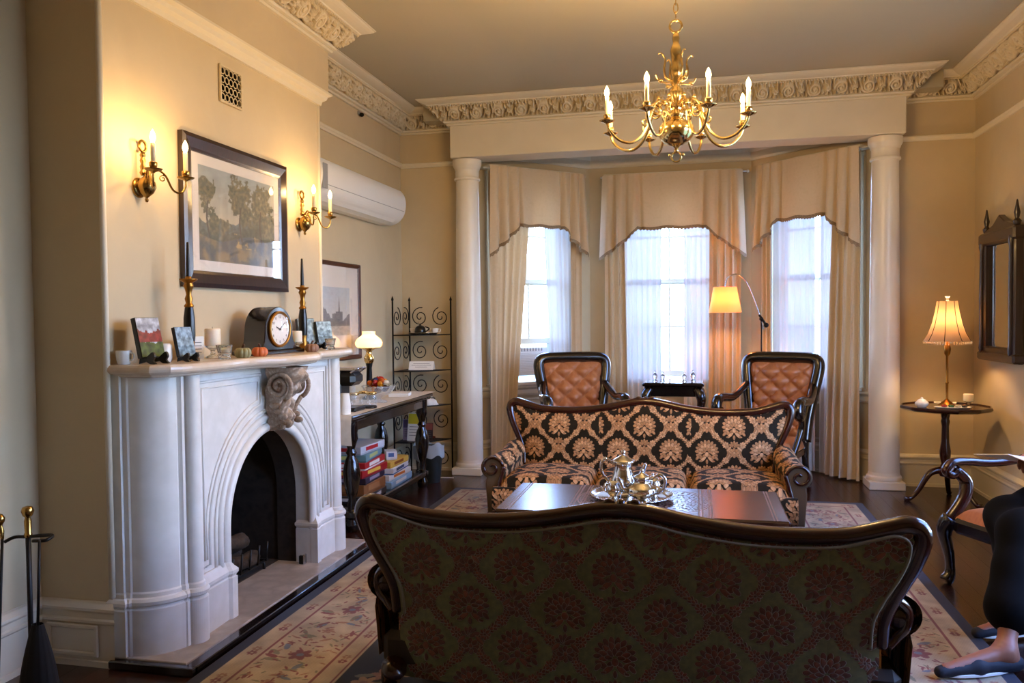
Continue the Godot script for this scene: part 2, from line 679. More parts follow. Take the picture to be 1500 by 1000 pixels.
func wbox(x0: float, x1: float, y0: float, y1: float, z0: float, z1: float) -> void:
	box(Vector3((x0 + x1) / 2, (y0 + y1) / 2, (z0 + z1) / 2), Vector3(absf(x1 - x0), absf(y1 - y0), absf(z1 - z0)))

# a wall in its own frame (x along, z into the room), with one opening
func pierced(w: float, top: float, th: float, ox0: float, ox1: float, oy0: float, oy1: float) -> void:
	wbox(-w / 2, ox0, 0, top, -th, 0)
	wbox(ox1, w / 2, 0, top, -th, 0)
	wbox(ox0, ox1, 0, oy0, -th, 0)
	wbox(ox0, ox1, oy1, top, -th, 0)

func room_shell() -> void:
	var wall: Material = mt.wall
	# floor boards
	var fl := frame("floor")
	beg()
	wbox(XL - .3, XR + .3, -0.12, -0.022, ZR + .2, -8.9)
	done("subfloor", mt.brown_wood, fl)
	var fm := [mt.floor_a, mt.floor_b, mt.floor_c]
	var rng := RandomNumberGenerator.new()
	rng.seed = 4
	var bw := 0.105
	var rows := int(ceil((XR - XL + .2) / bw))
	var planks := {}
	var k := 0
	for r in rows:
		var x := XL - .1 + bw * (r + .5)
		var z := ZR - rng.randf() * 1.2
		var first := true
		while z > -8.75:
			var ln: float = [1.8, 2.4, 3.0, 3.6][rng.randi() % 4]
			if first:
				z = ZR
				first = false
				ln = [0.6, 1.2, 1.8, 2.4][rng.randi() % 4]
			if not planks.has(ln):
				beg()
				box(Vector3(0, -0.011, -ln / 2), Vector3(bw - .0012, .022, ln - .0012))
				var o := done("plank", fm[k % 3], fl)
				o.position = Vector3(x, 0, z)
				planks[ln] = o
			else:
				again(planks[ln], fl, Transform3D(Basis(), Vector3(x, 0, z)), fm[rng.randi() % 3])
			k += 1
			z -= ln
	# ceiling
	beg()
	wbox(XL - .2, XR + .2, H, H + .15, ZR + .2, ZB - .02)
	struct("ceiling", mt.ceiling)
	beg()
	slab([Vector2(-2.5, -7.3), Vector2(2.0, -7.3), Vector2(2.0, -7.8), Vector2(.75, -8.95), Vector2(-1.3, -8.95), Vector2(-2.5, -7.8)], 3.36, 3.5)
	struct("ceiling_bay", mt.ceiling)
	# walls
	beg()
	wbox(XL - .15, XL, -.1, H, ZR, ZB - .15)
	struct("wall_left", wall)
	beg()
	T = xf(Vector3(XR, 0, 0), -PI / 2)
	wbox(-7.71, -5.7, -.1, H, -.15, 0)
	for wx in [-5.7, -3.9]:
		wbox(wx, wx + 1.4, -.1, .45, -.15, 0)
		wbox(wx, wx + 1.4, 2.95, H, -.15, 0)
	wbox(-4.3, -3.9, -.1, H, -.15, 0)
	wbox(-2.5, 2.4, -.1, H, -.15, 0)
	struct("wall_right", wall)
	beg()
	wbox(XL, XR, -.1, H, ZR, ZR + .15)
	struct("wall_rear", wall)
	beg()
	wbox(XL, -2.16, -.1, H, ZB, ZB - .12)
	struct("wall_back_left", wall)
	beg()
	wbox(1.63, XR, -.1, H, ZB, ZB - .12)
	struct("wall_back_right", wall)
	beg()
	wbox(-2.16, 1.63, 3.36, H + .1, ZB - .02, ZB - .12)
	struct("wall_back_top", wall)
	# bay
	var nm := ["wall_bay_left", "wall_bay_centre", "wall_bay_right"]
	for i in 3:
		var a: Vector3 = BAY[i]
		var c: Vector3 = BAY[i + 1]
		var w := a.distance_to(c)
		beg()
		T = bay_frame(i)
		var hw := .46 if i != 1 else .52
		pierced(w + .06, 3.4, .2, -hw, hw, .80, 2.85)
		struct(nm[i], wall)
	# ground outside
	beg()
	wbox(-40, 40, -1.5, -1.3, -60, -9.6)
	struct("ground", M("lawn", Color(.42, .47, .36), .95))
	beg()
	wbox(2.6, 40, -1.5, -1.3, -9.6, 30)
	struct("ground_side", mt.lawn)

func bay_frame(i: int) -> Transform3D:
	var a: Vector3 = BAY[i]
	var c: Vector3 = BAY[i + 1]
	var d := (c - a).normalized()
	return Transform3D(Basis(d, Vector3.UP, d.cross(Vector3.UP)), (a + c) * .5)

# ---------------------------------------------------------------- mouldings
var crown_h: Array = []

func scroll_field() -> void:
	# one repeat of an acanthus scroll frieze as a field of heights
	field(256, 64)
	for s in [[0.0, 1.0], [128.0, -1.0]]:
		var ox: float = s[0]
		var sg_: float = s[1]
		for i in 70:
			var t := i / 70.0
			var a := t * 2.1 * TAU
			var r := lerpf(25, 4, t)
			ell(ox + 64 + cos(a) * r * 1.25, 32 + sg_ * sin(a) * r, lerpf(5.6, 3.2, t), lerpf(4.8, 3.2, t), 0, lerpf(1.0, .85, t), 1, 1.0)
		ell(ox + 64, 32, 7, 7, 0, 1.0, 1, 1.0)
		for k in 7:
			var x := ox + k * 19.0
			ell(x + 4, 32 + sg_ * (20 - 5 * sin(k * 1.1)), 10, 3.4, sg_ * (.5 + .2 * k), .95, 1, 1.0)
			ell(x + 12, 32 - sg_ * (24 - 3 * cos(k * 1.7)), 9, 3.0, -sg_ * (.4 + .3 * k), .9, 1, 1.0)
		fan(ox + 128, 32, 10, 9, 3.2, 0, 315, 8, 1, .95)
	var out := SB.duplicate()
	for y in range(1, 63):
		for x in 256:
			var s := 0.0
			for dy in [-1, 0, 1]:
				for dx in [-1, 0, 1]:
					s += out[(y + dy) * 256 + posmod(x + dx, 256)]
			SB[y * 256 + x] = s / 9.0
	crown_h = [SB.duplicate()]

func crown_run(called: int, a: Vector3, b: Vector3, ka: float, kb: float, phase := 0.0) -> void:
	var o := frame("trim_%d" % called)
	var y0 := CROWN
	beg()
	run(a, b, [Vector2(0, y0 - .012), Vector2(.022, y0 - .012), Vector2(.026, y0), Vector2(.022, y0 + .006), Vector2(.045, y0 + .010), Vector2(.050, y0 + .022), Vector2(.042, y0 + .030), Vector2(.042, y0 + .034), Vector2(0, y0 + .034)], ka, kb)
	done("bed_moulding", mt.trim, o)
	beg()
	run(a, b, [Vector2(0, y0 + .142), Vector2(.150, y0 + .142), Vector2(.168, y0 + .146), Vector2(.172, y0 + .154), Vector2(.180, y0 + .156), Vector2(.195, y0 + .160), Vector2(.218, y0 + .168), Vector2(.236, y0 + .178), Vector2(.242, y0 + .186), Vector2(.25, y0 + .188), Vector2(.25, H - .001), Vector2(0, H - .001)], ka, kb)
	done("crown_moulding", mt.trim, o)
	# carved frieze: a relief on the cove
	var d := (b - a).normalized()
	var out := Vector3(d.z, 0, -d.x)
	var ln := a.distance_to(b)
	var hh: PackedFloat32Array = crown_h[0]
	var nu := maxi(4, int(ln * 220))
	beg()
	grid(func(u: float, v: float) -> Vector3:
		var p := lerpf(.036, .148, v)
		var y := y0 + .034 + .110 * v - .012 * sin(v * PI)
		var s := lerpf(ka * p, ln - kb * p, u)
		var g := hh[clampi(int(v * 63), 0, 63) * 256 + posmod(int((s + phase) / .42 * 256), 256)]
		var edge := minf(1.0, minf(v, 1.0 - v) * 12.0)
		var rel := (smoothstep(.10, .40, g) * .072 + g * .010 - .058) * edge
		return a + d * s + out * (p + rel * .62) + Vector3(0, y - rel * .75, 0), nu, 32)
	done("carved_frieze", mt.plaster, o)
	# bead row under the crown
	beg()
	smo()
	var nb := int(ln / .021)
	for i in nb:
		var s := (i + .5) / nb
		var p := .158
		var c := a + d * lerpf(ka * p, ln - kb * p, s) + out * p + Vector3(0, y0 + .139, 0)
		var bs := Basis(d, Vector3.UP, d.cross(Vector3.UP))
		T = Transform3D(bs, c)
		box(Vector3.ZERO, Vector3(.012, .016, .018), .004)
	done("dentil_row", mt.plaster, o)

func mouldings() -> void:
	scroll_field()
	var B := .055   # how far the band above the picture rail stands out from the chimney breast
	# band over the chimney breast and the beam over the columns
	beg()
	wbox(XL, XB + B, RAIL, H - .002, Z1 + B, Z2 - B)
	struct("trim_band", mt.wall)
	beg()
	box(Vector3((-2.2436 + 1.7201) / 2, (3.0 + H) / 2, -7.45), Vector3(3.9637, H - 3.0 - .004, .295), .006)
	box(Vector3((-2.2436 + 1.7201) / 2, 3.115, -7.45), Vector3(3.9637 - .03, .05, .29), .004)
	struct("beam", mt.trim)
	# carved crowns
	var zf := -7.303
	crown_run(1, Vector3(XL, 0, ZB), Vector3(XL, 0, Z2 - B), 1, 1, .1)
	crown_run(2, Vector3(XL, 0, Z2 - B), Vector3(XB + B, 0, Z2 - B), 1, -1, .0)
	crown_run(3, Vector3(XB + B, 0, Z2 - B), Vector3(XB + B, 0, Z1 + B), -1, -1, .2)
	crown_run(4, Vector3(XB + B, 0, Z1 + B), Vector3(XL, 0, Z1 + B), -1, 1, .2)
	crown_run(5, Vector3(XL, 0, Z1 + B), Vector3(XL, 0, -.5), 1, 0, .2)
	crown_run(6, Vector3(-2.2436, 0, ZB), Vector3(XL, 0, ZB), 1, 1, .3)
	crown_run(7, Vector3(-2.2436, 0, zf), Vector3(-2.2436, 0, ZB), -1, 1, .3)
	crown_run(8, Vector3(1.7201, 0, zf), Vector3(-2.2436, 0, zf), -1, -1, .0)
	crown_run(9, Vector3(1.7201, 0, ZB), Vector3(1.7201, 0, zf), 1, -1, .3)
	crown_run(10, Vector3(XR, 0, ZB), Vector3(1.7201, 0, ZB), 1, 1, .3)
	crown_run(11, Vector3(XR, 0, -3.0), Vector3(XR, 0, ZB), 0, 1, .15)
	# picture rails
	var pr := [Vector2(0, RAIL - .045), Vector2(.016, RAIL - .045), Vector2(.022, RAIL - .030), Vector2(.030, RAIL - .022), Vector2(.034, RAIL - .008), Vector2(.026, RAIL), Vector2(0, RAIL)]
	var runs := [[Vector3(XL, 0, ZB), Vector3(XL, 0, Z2), 1, 1], [Vector3(XL, 0, Z1), Vector3(XL, 0, ZR), 1, 0], [Vector3(-2.2, 0, ZB), Vector3(XL, 0, ZB), 0, 1], [Vector3(XR, 0, ZB), Vector3(1.7, 0, ZB), 1, 0], [Vector3(XR, 0, -1), Vector3(XR, 0, ZB), 0, 1]]
	var n := 12
	for r in runs:
		beg()
		run(r[0], r[1], pr, r[2], r[3])
		struct("trim_%d" % n, mt.trim)
		n += 1
	var pb := [Vector2(0, RAIL - .085), Vector2(.018, RAIL - .085), Vector2(.024, RAIL - .06), Vector2(.045, RAIL - .045), Vector2(.052, RAIL - .025), Vector2(.075, RAIL - .012), Vector2(.075, RAIL), Vector2(0, RAIL)]
	for r in [[Vector3(XL, 0, Z2), Vector3(XB, 0, Z2), 1, -1], [Vector3(XB, 0, Z2), Vector3(XB, 0, Z1), -1, -1], [Vector3(XB, 0, Z1), Vector3(XL, 0, Z1), -1, 1]]:
		beg()
		run(r[0], r[1], pb, r[2], r[3])
		struct("trim_%d" % n, mt.trim)
		n += 1
	# corner bead of the chimney breast
	for z in [Z1, Z2]:
		beg()
		tube([Vector3(XB, .3, z), Vector3(XB, RAIL - .08, z)], .014, 10)
		struct("trim_%d" % n, mt.trim)
		n += 1
	# skirting boards
	var bb := [Vector2(0, 0), Vector2(.030, 0), Vector2(.030, .025), Vector2(.024, .028), Vector2(.024, .185), Vector2(.034, .195), Vector2(.034, .205), Vector2(.026, .212), Vector2(.026, .235), Vector2(.036, .247), Vector2(.036, .258), Vector2(.014, .275), Vector2(0, .28)]
	var bl := [["left", Vector3(XL, 0, ZB), Vector3(XL, 0, Z2), 1, 1], ["chimney_far", Vector3(XL, 0, Z2), Vector3(XB, 0, Z2), 1, -1], ["chimney_near", Vector3(XB, 0, Z1), Vector3(XL, 0, Z1), -1, 1], ["left_near", Vector3(XL, 0, Z1), Vector3(XL, 0, ZR), 1, 0], ["back_left", Vector3(-2.16, 0, ZB), Vector3(XL, 0, ZB), 0, 1], ["back_right", Vector3(XR, 0, ZB), Vector3(1.63, 0, ZB), 1, 0], ["right", Vector3(XR, 0, ZR), Vector3(XR, 0, ZB), 0, 1]]
	for i in 3:
		bl.append([["bay_left", "bay_centre", "bay_right"][i], BAY[i + 1], BAY[i], .41, .41])
	for r in bl:
		beg()
		run(r[1], r[2], bb, r[3], r[4])
		struct("baseboard_" + r[0], mt.trim)
	# bay cornice, frieze rail and chair rail
	for i in 3:
		beg()
		run(BAY[i + 1], BAY[i], [Vector2(0, 3.08), Vector2(.02, 3.08), Vector2(.03, 3.10), Vector2(.03, 3.16), Vector2(.06, 3.19), Vector2(.075, 3.22), Vector2(.075, 3.235), Vector2(.12, 3.27), Vector2(.15, 3.32), Vector2(.16, 3.36), Vector2(0, 3.36)], .41, .41)
		var o := struct("trim_%d" % n, mt.trim)
		n += 1
		beg()
		var d: Vector3 = (BAY[i] - BAY[i + 1]).normalized()
		var out := Vector3(d.z, 0, -d.x)
		var ln: float = BAY[i].distance_to(BAY[i + 1])
		var q := int(ln / .045)
		for j in q:
			T = Transform3D(Basis(d, Vector3.UP, d.cross(Vector3.UP)), BAY[i + 1] + d * lerpf(.05, ln - .05, (j + .5) / q) + out * .085 + Vector3(0, 3.215, 0))
			box(Vector3.ZERO, Vector3(.022, .03, .03), .003)
		done("dentil_row", mt.trim, o)
		beg()
		run(BAY[i + 1], BAY[i], [Vector2(0, .70), Vector2(.02, .70), Vector2(.03, .72), Vector2(.03, .76), Vector2(.05, .78), Vector2(.05, .80), Vector2(0, .81)], .41, .41)
		struct("trim_%d" % n, mt.trim)
		n += 1
		# recessed panel under the window
		beg()
		T = bay_frame(i)
		for s in [-1, 1]:
			box(Vector3(s * .42, .49, .008), Vector3(.02, .36, .016), .004)
			box(Vector3(0, .49 + s * .17, .008), Vector3(.84, .02, .016), .004)
		struct("trim_%d" % n, mt.trim)
		n += 1
	# raised panel on the chimney side
	beg()
	for s in [-1, 1]:
		box(Vector3((XL + XB) / 2 + s * .12, .115, Z1 + .03), Vector3(.02, .14, .012), .004)
		box(Vector3((XL + XB) / 2, .115 + s * .06, Z1 + .03), Vector3(.24, .02, .012), .004)
	struct("trim_%d" % n, mt.trim)

# ---------------------------------------------------------------- columns
func columns() -> void:
	var proto: Node3D = null
	for s in [["smooth white round column at the bay opening, beside the iron corner stand", -2.12], ["smooth white round column at the bay opening, beside the pedestal lamp table", 1.588]]:
		if proto:
			dup(proto, Vector3(s[1], 0, -7.452), 0.0, s[0])
			continue
		proto = thing("column", s[0], "column", Vector3(s[1], 0, -7.452), 0.0, "columns carrying the bay beam")
		beg()
		box(Vector3(0, .035, 0), Vector3(.29, .07, .29), .006)
		done("plinth", mt.column, proto)
		beg()
		lathe([Vector2(.142, .07), Vector2(.144, .085), Vector2(.140, .105), Vector2(.130, .112), Vector2(.128, .120), Vector2(.124, .140)], 40)
		done("base", mt.column, proto)
		beg()
		lathe([Vector2(.124, .14), Vector2(.122, .9), Vector2(.117, 1.8), Vector2(.108, 2.80)], 40)
		done("shaft", mt.column, proto)
		beg()
		lathe([Vector2(.108, 2.80), Vector2(.122, 2.805), Vector2(.124, 2.815), Vector2(.122, 2.826), Vector2(.112, 2.83), Vector2(.112, 2.90), Vector2(.118, 2.905), Vector2(.122, 2.92), Vector2(.134, 2.94), Vector2(.138, 2.955), Vector2(.138, 2.997)], 40)
		done("capital", mt.column, proto)
# ---------------------------------------------------------------- bay windows and curtains
func sash(parent: Node3D, hw: float, y0: float, y1: float, z: float, cols: int, rows: int) -> void:
	beg()
	for s in [-1, 1]:
		box(Vector3(s * (hw - .025), (y0 + y1) / 2, z), Vector3(.05, y1 - y0, .04), .004)
	box(Vector3(0, y0 + .03, z), Vector3(hw * 2 - .1, .06, .04), .004)
	box(Vector3(0, y1 - .022, z), Vector3(hw * 2 - .1, .044, .04), .004)
	var s_ := done("sash", mt.trim, parent)
	var ix := hw - .05
	var ya := y0 + .06
	var yb := y1 - .044
	for i in range(1, cols):
		beg()
		box(Vector3(lerpf(-ix, ix, float(i) / cols), (ya + yb) / 2, z), Vector3(.022, yb - ya, .03), .004)
		done("muntin", mt.trim, s_)
	for j in range(1, rows):
		beg()
		box(Vector3(0, lerpf(ya, yb, float(j) / rows), z), Vector3(ix * 2, .022, .028), .004)
		done("muntin", mt.trim, s_)
	beg()
	box(Vector3.ZERO, Vector3(ix * 2 / cols - .022, (yb - ya) / rows - .022, .004))
	var first := done("pane", mt.pane, s_)
	for i in cols:
		for j in rows:
			var at := Vector3(lerpf(-ix, ix, (i + .5) / cols), lerpf(ya, yb, (j + .5) / rows), z)
			if i + j == 0:
				first.position = at
			else:
				again(first, s_, Transform3D(Basis(), at))

func window_unit(called: String, hw: float, y0: float, y1: float, low: float, mid: float, th := .2, rows := 2) -> Node3D:
	var w := frame(called)
	beg()
	for s in [-1, 1]:
		box(Vector3(s * (hw + .045), (y0 + y1) / 2 + .03, .012), Vector3(.09, y1 - y0 + .06, .024), .005)
		box(Vector3(s * (hw + .085), (y0 + y1) / 2 + .03, .02), Vector3(.018, y1 - y0 + .06, .04), .005)
		box(Vector3(s * (hw - .01), (y0 + y1) / 2, -th / 2), Vector3(.02, y1 - y0, th), .002)
	box(Vector3(0, y1 + .05, .012), Vector3(hw * 2 + .19, .10, .026), .005)
	box(Vector3(0, y1 - .01, -th / 2), Vector3(hw * 2, .02, th), .002)
	done("window_frame", mt.trim, w)
	beg()
	box(Vector3(0, y0 + .02, -.06), Vector3(hw * 2 + .2, .04, .26), .01)
	done("window_sill", mt.trim, w)
	sash(w, hw - .02, mid - .03, y1 - .02, -.13, 2, rows)
	sash(w, hw - .02, low, mid + .03, -.085, 2, 1 if low > y0 + .2 else rows)
	return w

func curtain(called: String, label: String, cat: String, base: Transform3D, xt: Vector2, xb: Vector2, y1: float, y0: float, z: float, folds: float, amp: float, m: Material, group: String, sd := 0.0) -> void:
	beg()
	T = base
	smo()
	var nu := int(folds * 10)
	grid(func(u: float, v: float) -> Vector3:
		var k := v * v * (3 - 2 * v) * .35 + v * .65
		var x := lerpf(lerpf(xb.x, xt.x, k), lerpf(xb.y, xt.y, k), u)
		var w := sin(u * folds * TAU + sd + .5 * sin(v * 2.1 + sd)) + .35 * sin(u * folds * TAU * 2.3 + v * 1.4 + sd * 2)
		return Vector3(x + .25 * amp * cos(u * folds * TAU + sd), lerpf(y0, y1, v), z + amp * w * (.75 + .35 * (1 - v))), nu, 28)
	var o := done(called, m)
	tag(o, label, cat, group)

func valance(label: String, base: Transform3D, x0: float, x1: float, sd: float) -> void:
	var t := thing("curtain_valance", label, "valance", base.origin, base.basis.get_euler().y, "pleated valances over the bay windows")
	var w := x1 - x0
	var low := func(u: float) -> float:
		var a := absf(u - .5) * 2.0
		if a < .48:
			return 2.405 + .006 * sin(u * 30)
		if a < .56:
			return lerpf(2.40, 2.345, (a - .48) / .08)
		return lerpf(2.345, 2.10, pow((a - .56) / .44, .9))
	var surf := func(u: float, v: float) -> Vector3:
		var y := lerpf(low.call(u), 2.955, v)
		var a := (u - .5) * 2.0
		var flare := 1.0 + .05 * (1 - v) * absf(a)
		var wv := 0.0
		for c in [-.84, -.66, -.46, .46, .66, .84]:
			wv -= exp(-pow((a - c + .03 * (1 - v) * signf(c)) / .030, 2.0)) * (.5 + .9 * (1 - v))
			wv += exp(-pow((a - c - .07 * signf(c)) / .05, 2.0)) * (.2 + .5 * (1 - v))
		wv += .3 * sin(a * 9 + sd)
		return Vector3(lerpf(x0, x1, .5 + (u - .5) * flare), y, .285 + .040 * wv + .02 * (1 - v) - .03 * pow(absf(a), 14))
	beg()
	grid(surf, 160, 16)
	done("cloth", mt.drape, t)
	beg()
	smo()
	grid(func(u: float, v: float) -> Vector3:
		var p: Vector3 = surf.call(u, 0.0)
		return p + Vector3(0, -.028 + .034 * v + .006 * (1 - v) * sin(u * 260), .006), 190, 2)
	done("fringe", mt.fringe, t)
	beg()
	box(Vector3((x0 + x1) / 2, 2.967, .11), Vector3(w - .02, .02, .21), .005)
	done("valance_board", mt.trim, t)
	beg()
	tube([Vector3(x0 - .03, 2.95, .165), Vector3(x1 + .05, 2.95, .165)], .008, 8)
	ball(Vector3(x1 + .055, 2.95, .165), Vector3.ONE * .016, 8, 6)
	done("rod", mt.white_plastic, t)

func bay_windows() -> void:
	var specs := [[.46, 1.22, 1.86], [.52, .86, 1.86], [.46, .86, 1.86]]
	for i in 3:
		var w := window_unit("window_%d" % (i + 1), specs[i][0], .80, 2.85, specs[i][1], specs[i][2])
		w.transform = bay_frame(i)
	# two tall windows in the side wall, outside the picture: they light the mantelpiece and throw its shadows
	for q in [["window_4", -3.20], ["window_5", -5.0]]:
		var s := window_unit(q[0], .70, .45, 2.95, .51, 1.75, .15, 3)
		s.transform = xf(Vector3(XR, 0, q[1]), -PI / 2)
	var g := "drapes and sheers of the bay windows"
	var fr := bay_frame(0)
	var dl := "heavy beige drape hanging %s"
	var sl := "thin white sheer curtain hanging %s"
	curtain("drape", dl % "beside the white column near the iron corner stand", "curtain", fr, Vector2(-.63, -.12), Vector2(-.62, -.36), 2.93, .02, .165, 5, .030, mt.drape, g, .4)
	curtain("sheer_curtain", sl % "beside the window air conditioner", "curtain", fr, Vector2(.06, .42), Vector2(.17, .44), 2.92, .02, .097, 5, .013, mt.sheer, g, 1.0)
	curtain("drape", dl % "behind the wing of the armchair under the window air conditioner", "curtain", fr, Vector2(.36, .50), Vector2(.36, .49), 2.93, .02, .165, 2, .024, mt.drape, g, 2.0)
	valance("beige pleated valance over the window with the air conditioner", fr, -.63, .49, .3)
	fr = bay_frame(1)
	curtain("drape", dl % "at the middle window, by the chair facing the tea table", "curtain", fr, Vector2(-.66, -.46), Vector2(-.66, -.42), 2.93, .02, .165, 3, .026, mt.drape, g, .8)
	curtain("sheer_curtain", sl % "over the middle window, clear of the floor lamp", "curtain", fr, Vector2(-.48, -.075), Vector2(-.46, -.09), 2.92, .02, .097, 6, .012, mt.sheer, g, .2)
	curtain("sheer_curtain", sl % "at the middle window behind the arched floor lamp shade", "curtain", fr, Vector2(.155, .47), Vector2(.15, .47), 2.92, .02, .097, 5, .012, mt.sheer, g, 1.7)
	curtain("drape", dl % "behind the arched floor lamp at the middle window", "curtain", fr, Vector2(.42, .73), Vector2(.40, .72), 2.93, .02, .165, 4, .028, mt.drape, g, 2.4)
	valance("beige pleated valance over the middle window behind the chandelier", fr, -.67, .735, 1.1)
	fr = bay_frame(2)
	curtain("drape", dl % "narrow at the window behind the chair next to the floor lamp", "curtain", fr, Vector2(-.46, -.35), Vector2(-.46, -.34), 2.93, .02, .165, 2, .024, mt.drape, g, 1.4)
	curtain("sheer_curtain", sl % "broad and bright behind the chair next to the floor lamp", "curtain", fr, Vector2(-.38, .10), Vector2(-.36, .10), 2.92, .02, .097, 6, .012, mt.sheer, g, .6)
	curtain("sheer_curtain", sl % "narrow between a bright slit and a heavy drape", "curtain", fr, Vector2(.165, .40), Vector2(.15, .40), 2.92, .02, .097, 4, .012, mt.sheer, g, 1.3)
	curtain("drape", dl % "beside the white column near the pedestal lamp table", "curtain", fr, Vector2(.36, .63), Vector2(.26, .62), 2.93, .02, .165, 4, .030, mt.drape, g, 3.0)
	valance("beige pleated valance over the window beside the pedestal lamp table", fr, -.47, .64, 2.0)
	# window air conditioner
	var ac := thing("window_air_conditioner", "white boxy air conditioner fitted in a bay window", "air conditioner", bay_frame(0).origin, bay_frame(0).basis.get_euler().y)
	beg()
	box(Vector3(-.045, 1.045, -.09), Vector3(.46, .29, .20), .012)
	done("body", mt.white_plastic, ac)
	beg()
	for i in 12:
		box(Vector3(-.02, .945 + i * .017, .012), Vector3(.30, .008, .010), .002)
	done("grille", mt.white_plastic, ac)
	beg()
	for i in 9:
		box(Vector3(-.18 + i * .035, 1.165, .011), Vector3(.012, .03, .006), .001)
	done("outlet_louvre", mt.grey_plastic, ac)
	for i in 2:
		beg()
		T = xf(Vector3(-.225, 1.0 + i * .055, .010), 0, PI / 2)
		lathe([Vector2(.014, 0), Vector2(.014, .012), Vector2(.0, .013)], 12)
		done("knob", mt.grey_plastic, ac)
	for s2 in [-1, 1]:
		beg()
		box(Vector3(-.005 + s2 * .335, 1.05, -.10), Vector3(.19, .34, .01), .002)
		done("side_panel", mt.white_plastic, ac)
# ---------------------------------------------------------------- chimney breast, mantelpiece, hearth
func chimney() -> void:
	var zc := -3.96
	var ow := .46
	beg()
	wbox(XL, XB, 0, RAIL, Z1, zc + ow)
	wbox(XL, XB, 0, RAIL, zc - ow, Z2)
	# round a small flue vent
	wbox(XL, XB, 1.0, 2.675, zc + ow, zc - ow)
	wbox(XL, XB, 2.855, RAIL, zc + ow, zc - ow)
	wbox(XL, XB, 2.675, 2.855, zc + ow, -3.878)
	wbox(XL, XB, 2.675, 2.855, -4.072, zc - ow)
	var br := struct("wall_chimney", mt.wall)
	beg()
	wbox(XL + .01, XL + .03, 0.0, 1.0, zc + ow, zc - ow)
	wbox(XL + .01, XB, 0.0, 1.0, zc + ow, zc + ow - .012)
	wbox(XL + .01, XB, 0.0, 1.0, zc - ow, zc - ow + .012)
	wbox(XL + .01, XB, .985, .999, zc + ow, zc - ow)
	wbox(XL + .01, XB, 0.0, .045, zc + ow, zc - ow)
	done("firebox_lining", mt.soot_vent_shade, br)
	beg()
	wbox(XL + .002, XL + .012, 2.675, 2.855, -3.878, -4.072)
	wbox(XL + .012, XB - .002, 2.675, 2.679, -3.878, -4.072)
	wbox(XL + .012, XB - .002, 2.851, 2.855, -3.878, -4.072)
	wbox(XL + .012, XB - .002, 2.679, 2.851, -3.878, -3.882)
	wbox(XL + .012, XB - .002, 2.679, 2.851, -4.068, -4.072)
	done("dark_vent_lining", mt.soot_vent_shade, br)  # dark plates added so the vent opening looks black, shade put in colour
	# hearth
	var hs := thing("hearth", "pale veined stone hearth slab with a dark timber edge in front of the fireplace", "hearth", Vector3(0, 0, 0))
	beg()
	slab([Vector2(XB + .0, -2.985), Vector2(-2.115, -2.985), Vector2(-2.115, -4.93), Vector2(XB, -4.93)], .001, .042, .003)
	done("stone_slab", mt.hearth, hs)
	beg()
	slab([Vector2(-2.114, -2.97), Vector2(-2.06, -2.97), Vector2(-2.06, -4.96), Vector2(-2.114, -4.96)], .0005, .036, .004)
	slab([Vector2(XB, -2.95), Vector2(-2.06, -2.95), Vector2(-2.06, -2.984), Vector2(XB, -2.984)], .0005, .036, .004)
	done("edge_board", mt.ebony, hs)
	mantelpiece(zc)
	fire_set(zc)

